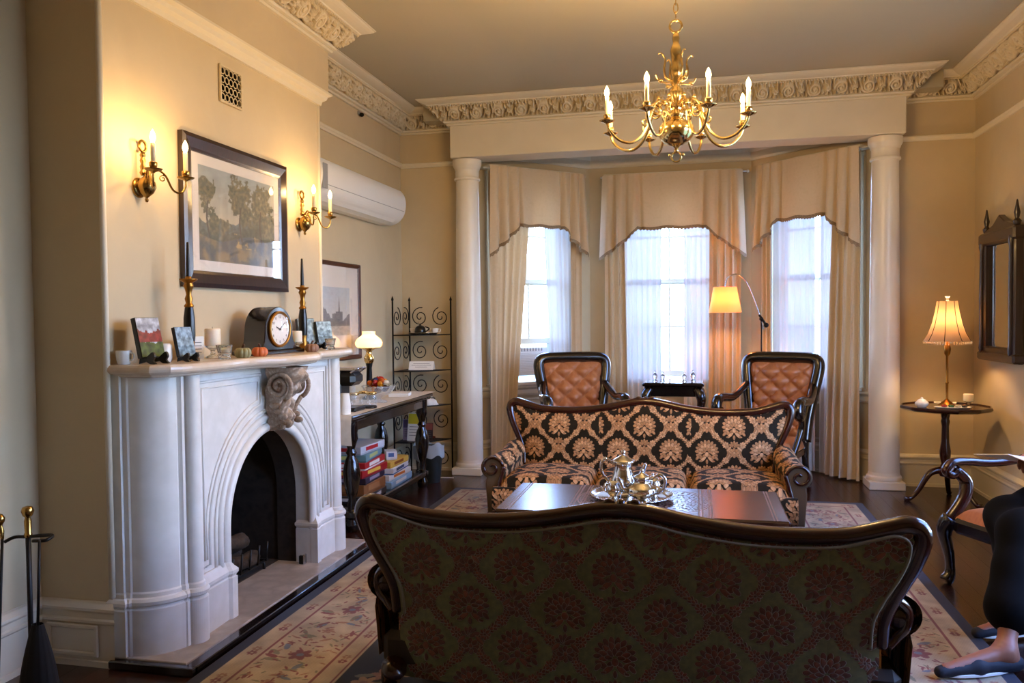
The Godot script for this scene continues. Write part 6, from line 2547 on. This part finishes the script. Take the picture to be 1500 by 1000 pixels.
func pumpkin(label: String, at: Vector3, r: float, c: Color, key: String) -> void:
	var o := thing("pumpkin", label, "pumpkin", at, at.z * 7, "small pumpkins on the mantelpiece")
	beg()
	smo()
	grid(func(u: float, v: float) -> Vector3:
		var a := u * TAU
		var e := (v - .5) * PI
		var rr := r * (1.0 - .16 * pow(1 - absf(sin(a * 4.5)), 2.2)) * pow(cos(e) + .0001, .8)
		var dip := 1.0 - .30 * exp(-pow((absf(e) - PI / 2) / .45, 2))
		return Vector3(cos(a) * rr, r * .74 * (1 + sin(e) * dip), -sin(a) * rr) - Vector3(0, r * .20, 0), 54, 18)
	done("fruit", M(key, c, .5), o)
	beg()
	tube(spl([Vector3(0, r * .95, 0), Vector3(.002, r * 1.28, 0), Vector3(.010, r * 1.55, .003)], 4), [.008, .007, .0065, .006, .0055, .0055, .0055, .006, .006], 7)
	done("stem", mt.brown_wood, o)

func mantel_things() -> void:
	var y := 1.3115
	# candlesticks
	for q in [["black and gilt candlestick with a black taper between the printed blocks and the clock", Vector3(-2.33, y, -3.37)], ["black and gilt candlestick with a black taper beyond the clock", Vector3(-2.33, y, -4.50)]]:
		var o := thing("candlestick", q[0], "candlestick", q[1], 0, "pair of tall candlesticks on the mantelpiece")
		beg()
		lathe([Vector2(0, 0), Vector2(.042, 0), Vector2(.043, .010), Vector2(.034, .016), Vector2(.022, .03), Vector2(.026, .045), Vector2(.020, .06), Vector2(.024, .09)], 18)
		done("foot", mt.old_gold, o)
		beg()
		lathe([Vector2(.024, .09), Vector2(.027, .12), Vector2(.026, .2), Vector2(.019, .25)], 16)
		done("shaft", mt.black_plastic, o)
		beg()
		lathe([Vector2(.019, .25), Vector2(.024, .256), Vector2(.014, .27), Vector2(.019, .29), Vector2(.012, .31), Vector2(.017, .335), Vector2(.024, .35), Vector2(.018, .365), Vector2(.04, .378), Vector2(.042, .384), Vector2(.014, .384), Vector2(.014, .395), Vector2(0, .395)], 18)
		done("socket", mt.old_gold, o)
		beg()
		lathe([Vector2(.011, .39), Vector2(.010, .46), Vector2(.006, .555), Vector2(.003, .558), Vector2(0, .558)], 12)
		done("taper_candle", mt.black_wax, o)
	# clock
	var c := thing("mantel_clock", "black tambour mantel clock with a round white dial", "clock", Vector3(-2.30, y, -4.03), PI / 2 - .10)
	beg()
	box(Vector3(0, .011, .01), Vector3(.46, .022, .15), .005)
	done("plinth", mt.ebony, c)
	var pf := [Vector2(-.215, .022), Vector2(-.205, .030), Vector2(-.16, .038), Vector2(-.135, .07), Vector2(-.128, .12)]
	pf.append_array(arc(Vector2(0, .132), .126, 178, 2, 26))
	pf.append_array([Vector2(.128, .12), Vector2(.135, .07), Vector2(.16, .038), Vector2(.205, .030), Vector2(.215, .022)])
	beg()
	upright(pf, -.06, .075, .004)
	done("case", mt.ebony, c)
	beg()
	T = xf(Vector3(0, .135, .075), 0, PI / 2)
	lathe([Vector2(.098, 0), Vector2(.100, .008), Vector2(.094, .014), Vector2(.086, .012), Vector2(.084, .004)], 40)
	done("bezel", mt.old_gold, c)
	beg()
	T = xf(Vector3(0, .135, .075), 0, PI / 2)
	lathe([Vector2(0, .004), Vector2(.085, .004), Vector2(.085, .002)], 36)
	var dial := done("dial", mt.white_ceramic, c)
	for i in 12:
		var tm := TextMesh.new()
		tm.text = str(12 if i == 0 else i)
		tm.font_size = 22
		tm.pixel_size = .00085
		tm.depth = .0006
		var n := MeshInstance3D.new()
		n.name = "numeral"
		n.mesh = tm
		tm.material = mt.black_plastic
		dial.add_child(n, true)
		var a := TAU * i / 12
		n.position = Vector3(sin(a) * .068, .135 + cos(a) * .068, .0795)
	for h in [[.040, 5.1, .0045], [.062, .9, .003]]:
		beg()
		T = Transform3D(Basis(Vector3(0, 0, 1), -h[1]), Vector3(0, .135, .0805))
		upright([Vector2(-h[2], -.008), Vector2(h[2], -.008), Vector2(.001, h[0]), Vector2(-.001, h[0])], 0, .0012)
		done("clock_hand", mt.black_plastic, dial)
	beg()
	T = xf(Vector3(0, .135, .086), 0, PI / 2)
	lathe([Vector2(.088, 0), Vector2(.06, .006), Vector2(.0, .009)], 30)
	done("dial_glass", mt.picture_glass, c)
	# printed blocks on easels
	easel_tile("larger red and green printed block on a black easel at the end of the mantelpiece", Vector3(-2.33, y, -3.095), PI / 2 - .15, 1.05, Color(.62, .64, .68), Color(.50, .16, .15), Color(.28, .34, .14))
	easel_tile("smaller pale blue printed block on a black easel beside the white candle pot", Vector3(-2.29, y, -3.285), PI / 2 - .15, .82, Color(.55, .64, .70), Color(.52, .60, .64), Color(.46, .55, .60))
	easel_tile("grey green printed block on an easel at the far end of the mantelpiece", Vector3(-2.30, y, -4.74), PI / 2 - .5, .9, Color(.60, .68, .68), Color(.50, .58, .58), Color(.36, .42, .40))
	easel_tile("small pale printed block behind the grey green one on the mantelpiece", Vector3(-2.38, y, -4.66), PI / 2 - .5, 1.0, Color(.58, .66, .66), Color(.55, .62, .62), Color(.48, .55, .56))
	# pumpkins
	pumpkin("pale green pumpkin in front of the clock", Vector3(-2.21, y, -3.63), .042, Color(.56, .54, .38), "pumpkin_green")
	pumpkin("orange pumpkin next to the pale green one", Vector3(-2.19, y, -3.755), .041, Color(.78, .40, .20), "pumpkin_orange")
	pumpkin("dusty pink pumpkin beside the tall candlestick", Vector3(-2.16, y, -4.275), .040, Color(.54, .40, .32), "pumpkin_pink")
	# pillar candles
	for q in [["wide cream pillar candle on a glass foot beside the clock", Vector3(-2.34, y, -3.57), .038, .085, .062], ["cream pillar candle on a glass foot beyond the clock", Vector3(-2.30, y, -4.36), .032, .065, .055]]:
		var o := thing("pillar_candle", q[0], "candle", q[1], 0, "pillar candles on the mantelpiece")
		beg()
		lathe([Vector2(0, 0), Vector2(.036, 0), Vector2(.034, .008), Vector2(.012, .018), Vector2(.010, q[4] * .6), Vector2(.034, q[4] - .008), Vector2(.040, q[4]), Vector2(0, q[4] - .001)], 20)
		done("glass_foot", mt.glass, o)
		beg()
		lathe([Vector2(0, q[4]), Vector2(q[2], q[4]), Vector2(q[2], q[4] + q[3] - .004), Vector2(q[2] - .004, q[4] + q[3]), Vector2(0, q[4] + q[3] - .004)], 22)
		done("wax", mt.wax, o)
		beg()
		tube([Vector3(0, q[4] + q[3] - .004, 0), Vector3(0, q[4] + q[3] + .008, 0)], .0012, 5)
		done("wick", mt.black_wax, o)
	# glass votives
	for q in [["clear glass votive cup in front of the wide pillar candle", Vector3(-2.20, y, -3.46)], ["clear glass votive cup on short feet beside the pale green pumpkin", Vector3(-2.25, y, -3.52)], ["clear glass votive cup by the printed block beyond the candlestick", Vector3(-2.20, y, -4.60)]]:
		var o := thing("glass_votive", q[0], "votive glass", q[1], 0, "glass votives on the mantelpiece")
		beg()
		lathe([Vector2(0, 0), Vector2(.026, 0), Vector2(.024, .006), Vector2(.02, .016), Vector2(.026, .03), Vector2(.036, .068), Vector2(.034, .068), Vector2(.024, .032), Vector2(0, .026)], 20)
		done("cup", mt.glass, o)
		beg()
		lathe([Vector2(0, .028), Vector2(.020, .028), Vector2(.021, .046), Vector2(0, .045)], 14)
		done("tealight", mt.wax, o)
	# white pot and open card
	var w := thing("white_pot", "small white ceramic cup at the end of the mantelpiece behind the larger printed block", "cup", Vector3(-2.42, y, -3.03))
	beg()
	lathe([Vector2(0, 0), Vector2(.024, 0), Vector2(.03, .02), Vector2(.034, .06), Vector2(.032, .06), Vector2(.026, .02), Vector2(0, .006)], 18)
	done("body", mt.white_ceramic, w)
	beg()
	handle([Vector3(.03, .05, 0), Vector3(.05, .045, 0), Vector3(.045, .02, 0), Vector3(.028, .02, 0)], .003)
	done("handle", mt.white_ceramic, w)
	w = thing("white_vase", "plain white candle pot between the two printed blocks", "pot", Vector3(-2.36, y, -3.22))
	beg()
	lathe([Vector2(0, 0), Vector2(.03, 0), Vector2(.036, .02), Vector2(.034, .075), Vector2(.028, .085), Vector2(.026, .083), Vector2(.03, .06), Vector2(0, .05)], 20)
	done("body", mt.white_ceramic, w)
	beg()
	lathe([Vector2(0, .052), Vector2(.028, .053), Vector2(.028, .060), Vector2(0, .060)], 16)
	done("wax", mt.wax, w)
	w = thing("greeting_card", "open cream card standing behind the glass votives", "card", Vector3(-2.38, y, -3.46), PI / 2)
	for s in [-1.0, 1.0]:
		beg()
		T = xf(Vector3(s * .028, .055, .012), -s * .5)
		box(Vector3.ZERO, Vector3(.06, .11, .0016))
		done("leaf", mt.paper, w)
	beg()
	T = xf(Vector3(.028, .055, .0135), -.5)
	for i in 4:
		box(Vector3(0, .025 - i * .016, .0012), Vector3(.036, .003, .0005))
	done("print", mt.ink, w)

func fire_irons() -> void:
	var o := thing("fire_tool_stand", "black fire tool stand with a brass knob beside the chimney breast", "fire tool stand", Vector3(-2.62, 0, -2.70))
	beg()
	lathe([Vector2(0, 0), Vector2(.11, 0), Vector2(.11, .012), Vector2(.08, .022), Vector2(.02, .03), Vector2(.012, .05)], 24)
	done("base", mt.dark_iron, o)
	beg()
	tube([Vector3(0, .03, 0), Vector3(0, .64, 0)], .010, 8)
	done("pole", mt.dark_iron, o)
	beg()
	lathe([Vector2(.012, .635), Vector2(.016, .645), Vector2(.012, .655), Vector2(.014, .70), Vector2(.010, .715), Vector2(.018, .722), Vector2(.024, .74), Vector2(.018, .757), Vector2(0, .762)], 16)
	done("knob", mt.bronze, o)
	beg()
	tube(spl([Vector3(-.095, .615, .02), Vector3(-.06, .632, .005), Vector3(0, .636, 0), Vector3(.07, .645, .0), Vector3(.125, .65, .01), Vector3(.13, .642, .05), Vector3(.07, .636, .05)], 6), .007, 7)
	done("hook_bar", mt.dark_iron, o)
	var p := thing("fire_poker", "long black poker with a round knob hooked on the fire tool stand", "poker", Vector3(-2.70, 0, -2.655))
	beg()
	tube([Vector3(.02, .06, .06), Vector3(.0, .64, .0)], .0055, 7)
	done("rod", mt.dark_iron, p)
	beg()
	T = xf(Vector3(0, .635, 0), 0, 0, .13)
	lathe([Vector2(.006, 0), Vector2(.011, .03), Vector2(.007, .055), Vector2(.017, .068), Vector2(.02, .082), Vector2(.012, .098), Vector2(0, .102)], 14)
	done("knob", mt.bronze, p)
	var b := thing("hearth_brush", "black hearth brush hanging low on the fire tool stand", "brush", Vector3(-2.53, 0, -2.60))
	beg()
	tube([Vector3(.03, .645, -.03), Vector3(.02, .30, -.02)], .0055, 7)
	done("rod", mt.dark_iron, b)
	beg()
	smo()
	grid(func(u: float, v: float) -> Vector3:
		var a := u * TAU
		var r := lerpf(.075, .022, pow(v, 1.4)) * (1 + .04 * sin(a * 14))
		return Vector3(.02 + cos(a) * r, lerpf(.06, .32, v), -.02 - sin(a) * r * .8), 42, 8)
	done("bristles", mt.black_cloth, b)

func sensor() -> void:
	var o := thing("motion_sensor", "small dark sensor under the cornice of the alcove wall", "sensor", Vector3(XL + .001, 3.275, -6.55), PI / 2)
	beg()
	box(Vector3(0, 0, .008), Vector3(.05, .03, .016), .004)
	done("mount", mt.grey_plastic, o)
	beg()
	ball(Vector3(0, -.014, .03), Vector3(.022, .018, .022), 10, 8)
	done("eye", mt.iron, o)
# ---------------------------------------------------------------- the seated person
# smooth union of tapered capsules [a, b, ra, rb], meshed as surface nets into the open SurfaceTool
func nets(bones: Array, cell: float, k: float) -> void:
	var lo := Vector3.INF
	var hi := -Vector3.INF
	for q in bones:
		var r: float = maxf(q[2], q[3]) + k + cell * 3
		lo = lo.min(q[0] - Vector3.ONE * r).min(q[1] - Vector3.ONE * r)
		hi = hi.max(q[0] + Vector3.ONE * r).max(q[1] + Vector3.ONE * r)
	var n := Vector3i(((hi - lo) / cell).ceil()) + Vector3i.ONE
	var d := PackedFloat32Array()
	d.resize(n.x * n.y * n.z)
	d.fill(9.0)
	var sx := 1
	var sy := n.x
	var sz := n.x * n.y
	for q in bones:
		var a: Vector3 = q[0]
		var b: Vector3 = q[1]
		var ra: float = q[2]
		var rb: float = q[3]
		var ab := b - a
		var l2 := maxf(ab.length_squared(), 1e-9)
		var r := maxf(ra, rb) + k + cell * 2.5
		var p0 := Vector3i(((a.min(b) - Vector3.ONE * r - lo) / cell).floor()).clamp(Vector3i.ZERO, n - Vector3i.ONE)
		var p1: Vector3 = Vector3i(((a.max(b) + Vector3.ONE * r - lo) / cell).ceil()).clamp(Vector3i.ZERO, n - Vector3i.ONE)
		for z in range(p0.z, p1.z + 1):
			for y in range(p0.y, p1.y + 1):
				var i := p0.x + y * sy + z * sz
				for x in range(p0.x, p1.x + 1):
					var p := lo + Vector3(x, y, z) * cell
					var t := clampf((p - a).dot(ab) / l2, 0.0, 1.0)
					var v := (p - a - ab * t).length() - lerpf(ra, rb, t)
					var o := d[i]
					var h := maxf(k - absf(o - v), 0.0) / k
					d[i] = minf(o, v) - h * h * k * .25
					i += 1
	var at := {}
	var off := [0, sx, sy, sx + sy, sz, sx + sz, sy + sz, sx + sy + sz]
	var cor := [Vector3(0, 0, 0), Vector3(1, 0, 0), Vector3(0, 1, 0), Vector3(1, 1, 0), Vector3(0, 0, 1), Vector3(1, 0, 1), Vector3(0, 1, 1), Vector3(1, 1, 1)]
	var edges := [[0, 1], [2, 3], [4, 5], [6, 7], [0, 2], [1, 3], [4, 6], [5, 7], [0, 4], [1, 5], [2, 6], [3, 7]]
	for z in n.z - 1:
		for y in n.y - 1:
			for x in n.x - 1:
				var i := x + y * sy + z * sz
				var c0 := d[i] < 0.0
				var mixed := false
				for e in 7:
					if (d[i + off[e + 1]] < 0.0) != c0:
						mixed = true
						break
				if not mixed:
					continue
				var s := Vector3.ZERO
				var m := 0
				for e in edges:
					var va := d[i + off[e[0]]]
					var vb := d[i + off[e[1]]]
					if (va < 0.0) != (vb < 0.0):
						s += cor[e[0]].lerp(cor[e[1]], va / (va - vb))
						m += 1
				at[i] = lo + (Vector3(x, y, z) + s / m) * cell
	smo()
	for i in at:
		for ax in [[sx, sy, sz], [sy, sz, sx], [sz, sx, sy]]:
			var j: int = i + ax[0]
			if (d[i] < 0.0) == (d[j] < 0.0):
				continue
			var q := [i, i - ax[1], i - ax[1] - ax[2], i - ax[2]]
			if not (at.has(q[1]) and at.has(q[2]) and at.has(q[3])):
				continue
			if d[i] < 0.0:
				quad(at[q[0]], at[q[1]], at[q[2]], at[q[3]])
			else:
				quad(at[q[0]], at[q[3]], at[q[2]], at[q[1]])

func figure() -> void:
	var o := thing("person", "person seated in the open armchair in a dark skirt and grey top, reading papers", "person", Vector3(1.8, 0, -4.3))
	var org := Vector3(1.8, 0, -4.3)
	var f := Vector3(-.90, 0, .436).normalized()
	var l := Vector3(.436, 0, .90).normalized()
	var V := func(x: float, y: float, z: float) -> Vector3: return Vector3(x, y, z) - org
	var hip: Vector3 = V.call(1.79, .605, -4.30)
	var hl := hip + l * .085
	var hr := hip - l * .085
	var kl: Vector3 = V.call(1.41, .52, -3.95)
	var kr: Vector3 = V.call(1.44, .53, -4.20)
	var al: Vector3 = V.call(1.25, .097, -3.66)
	var ar: Vector3 = V.call(1.52, .097, -4.12)
	var tl: Vector3 = V.call(.99, .044, -3.55)
	var tr: Vector3 = V.call(1.27, .044, -4.02)
	var waist := hip + Vector3(0, .19, 0) - f * .05
	var chest := hip + Vector3(0, .42, 0) - f * .10
	var neck := hip + Vector3(0, .575, 0) - f * .085
	var head := hip + Vector3(0, .735, 0) - f * .03
	var sl := chest + l * .165 + Vector3(0, .07, 0)
	var sr := chest - l * .165 + Vector3(0, .07, 0)
	var el := sl + l * .06 + f * .05 - Vector3(0, .27, 0)
	var er := sr - l * .07 + f * .05 - Vector3(0, .27, 0)
	var wl := el + f * .20 - l * .10 - Vector3(0, .02, 0)
	var wr := er + f * .20 + l * .10 - Vector3(0, .02, 0)
	var skin := M("skin", Color(.60, .38, .28), .5, 0.0, {"subsurf_scatter_enabled": true, "subsurf_scatter_strength": .15})
	var bones := [
		[hip - l * .06, hip + l * .06, .115, .115], [hip, waist, .12, .105], [waist, chest, .105, .125], [chest - l * .07, chest + l * .07, .10, .10], [chest + Vector3(0, .08, 0), neck, .07, .045], [neck, head - Vector3(0, .05, 0), .045, .05],
		[hl, kl, .082, .058], [hr, kr, .082, .058], [kl, kl.lerp(al, .35), .056, .056], [kl.lerp(al, .35), al, .056, .034], [kr, kr.lerp(ar, .35), .056, .056], [kr.lerp(ar, .35), ar, .056, .034],
		[al, tl, .036, .024], [ar, tr, .036, .024], [al, al - (tl - al).normalized() * .04 - Vector3(0, .045, 0), .034, .026], [ar, ar - (tr - ar).normalized() * .04 - Vector3(0, .045, 0), .034, .026],
		[sl, el, .050, .040], [sr, er, .050, .040], [el, wl, .038, .026], [er, wr, .038, .026], [chest + l * .08 + Vector3(0, .06, 0), sl, .06, .05], [chest - l * .08 + Vector3(0, .06, 0), sr, .06, .05]]
	beg()
	nets(bones, .013, .035)
	# head with a face, looking down at the papers
	var look := (f * .88 - Vector3(0, .47, 0)).normalized()
	var up := l.cross(look).normalized()
	if up.y < 0:
		up = -up
	var hb := []
	hb.append([head + up * .025 - look * .015, head + up * .02 + look * .01, .088, .085])
	hb.append([head - up * .045 + look * .035, head - up * .085 + look * .055, .058, .036])
	hb.append([head + look * .085 + up * .010, head + look * .108 - up * .028, .010, .014])
	hb.append([head + look * .088 - up * .058 - l * .018, head + look * .088 - up * .058 + l * .018, .009, .009])
	hb.append([head + look * .086 - up * .070 - l * .014, head + look * .086 - up * .070 + l * .014, .010, .010])
	for s in [-1.0, 1.0]:
		hb.append([head + l * s * .085 + up * .02, head + l * s * .088 - up * .02, .014, .010])
		hb.append([head + look * .075 + up * .028 + l * s * .015, head + look * .068 + up * .030 + l * s * .045, .012, .010])
	hb.append([head - up * .09 - look * .02, neck, .05, .046])
	nets(hb, .006, .018)
	# hands: palm, four fingers of unequal length and a thumb, holding the papers
	for s in [1.0, -1.0]:
		var w: Vector3 = wl if s > 0 else wr
		var inw: Vector3 = -l * s
		var fw: Vector3 = (f * .8 + inw * .5 - Vector3(0, .1, 0)).normalized()
		var ac: Vector3 = fw.cross(Vector3.UP).normalized() * s
		var bs := [[w, w + fw * .03, .024, .026]]
		for k in 4:
			var root: Vector3 = w + fw * .075 + ac * (.030 - .019 * k)
			bs.append([w + fw * .02 + ac * (.018 - .012 * k), root, .016, .0115])
			var ln: float = [.040, .046, .043, .033][k]
			var p1: Vector3 = root + (fw * .9 - Vector3(0, .30, 0)).normalized() * ln
			var p2: Vector3 = p1 + (fw * .5 - Vector3(0, .75, 0)).normalized() * ln * .62
			var p3: Vector3 = p2 + (-fw * .2 - Vector3(0, .8, 0)).normalized() * ln * .42
			bs.append([root, p1, .0095, .0088])
			bs.append([p1, p2, .0088, .0082])
			bs.append([p2, p3, .0082, .0072])
		var th: Vector3 = w + fw * .028 + inw * .022
		bs.append([w + fw * .012, th, .018, .013])
		bs.append([th, th + (fw + inw * .5).normalized() * .034, .0125, .0105])
		bs.append([th + (fw + inw * .5).normalized() * .034, th + (fw * 1.0 + inw * .2).normalized() * .062, .0105, .008])
		nets(bs, .004, .007)
	done("body", skin, o)
	for s in [-1.0, 1.0]:
		beg()
		ball(head + look * .074 + up * .010 + l * s * .031, Vector3.ONE * .0125, 10, 8)
		done("eye", M("eye_white", Color(.85, .84, .82), .2), o)
	beg()
	nets([[head + up * .04 - look * .03, head + up * .03 - look * .02, .098, .095], [head - look * .06, head - look * .055 - up * .11, .075, .055], [head + up * .085 + look * .04, head + up * .08 - look * .02, .04, .06], [head + l * .07 + up * .03 - look * .01, head + l * .075 - up * .07 - look * .02, .03, .022], [head - l * .07 + up * .03 - look * .01, head - l * .075 - up * .07 - look * .02, .03, .022]], .009, .02)
	done("hair", M("hair", Color(.10, .065, .045), .55, 0.0, {"rim_enabled": true, "rim": .4}), o)
	beg()
	nets([[hip - l * .06, hip + l * .06, .128, .128], [hip, waist, .132, .118], [waist, chest, .118, .137], [chest - l * .07, chest + l * .07, .112, .112], [chest + Vector3(0, .06, 0), chest + Vector3(0, .11, 0), .085, .068], [sl, el, .062, .053], [sr, er, .062, .053], [el, el.lerp(wl, .88), .052, .040], [er, er.lerp(wr, .88), .052, .040], [chest + l * .08 + Vector3(0, .06, 0), sl, .072, .062], [chest - l * .08 + Vector3(0, .06, 0), sr, .072, .062]], .013, .03)
	done("top", M("grey_knit", Color(.33, .36, .44), .9, 0.0, {"rim_enabled": true, "rim": .5}), o)
	# skirt: over the thighs and down to the shins, open at the hem
	beg()
	var hemL := kl.lerp(al, .66)
	var hemR := kr.lerp(ar, .66)
	nets([[hip - l * .07, hip + l * .07, .138, .138], [hip, waist, .138, .120], [hl, kl, .108, .088], [hr, kr, .108, .088], [hl.lerp(kl, .5), hr.lerp(kr, .5), .085, .085], [kl, kr, .078, .078], [kl, hemL, .088, .098], [kr, hemR, .088, .098], [kl.lerp(hemL, .5), kr.lerp(hemR, .5), .075, .075], [hemL, hemR, .085, .085]], .014, .05)
	done("skirt", M("dark_skirt", Color(.03, .03, .036), .9, 0.0, {"metallic_specular": .25}), o)
	for e in [[al, tl], [ar, tr]]:
		var a: Vector3 = e[0]
		var t: Vector3 = e[1]
		var dd := (t - a)
		dd.y = 0
		dd = dd.normalized()
		var heel := a - dd * .045
		heel.y = .046
		var toe := t + dd * .02
		toe.y = .038
		beg()
		nets([[heel, a.lerp(t, .5) + Vector3(0, -.022, 0), .036, .040], [a.lerp(t, .5) + Vector3(0, -.022, 0), toe, .040, .024]], .007, .02)
		done("shoe", mt.navy, o)
		beg()
		T = Transform3D(Basis(dd, Vector3.UP, dd.cross(Vector3.UP)), (heel + toe) * .5 - Vector3(0, .022, 0))
		var ol := []
		for i in 24:
			var g := TAU * i / 24
			ol.append(Vector2(cos(g) * .155, sin(g) * .038))
		slab(ol, -.004, .010, .002)
		done("sole", mt.white_ceramic, o)
	# papers held over the lap
	var pc := (wl + wr) * .5 + f * .10 + Vector3(0, -.012, 0) + org
	var pp := thing("held_papers", "white papers held open over the seated person's lap", "papers", pc, atan2(f.x, f.z))
	for s in [-1.0, 1.0]:
		beg()
		T = xf(Vector3(s * .10, .008, .03), 0, -.18, -s * .16)
		box(Vector3.ZERO, Vector3(.20, .004, .28), .001)
		done("sheet", mt.paper, pp)
		beg()
		T = xf(Vector3(s * .10, .008, .03), 0, -.18, -s * .16)
		for i in 9:
			box(Vector3(0, .0024, -.11 + i * .025), Vector3(.15 if i % 4 else .10, .0006, .006))
		done("print", mt.ink, pp)
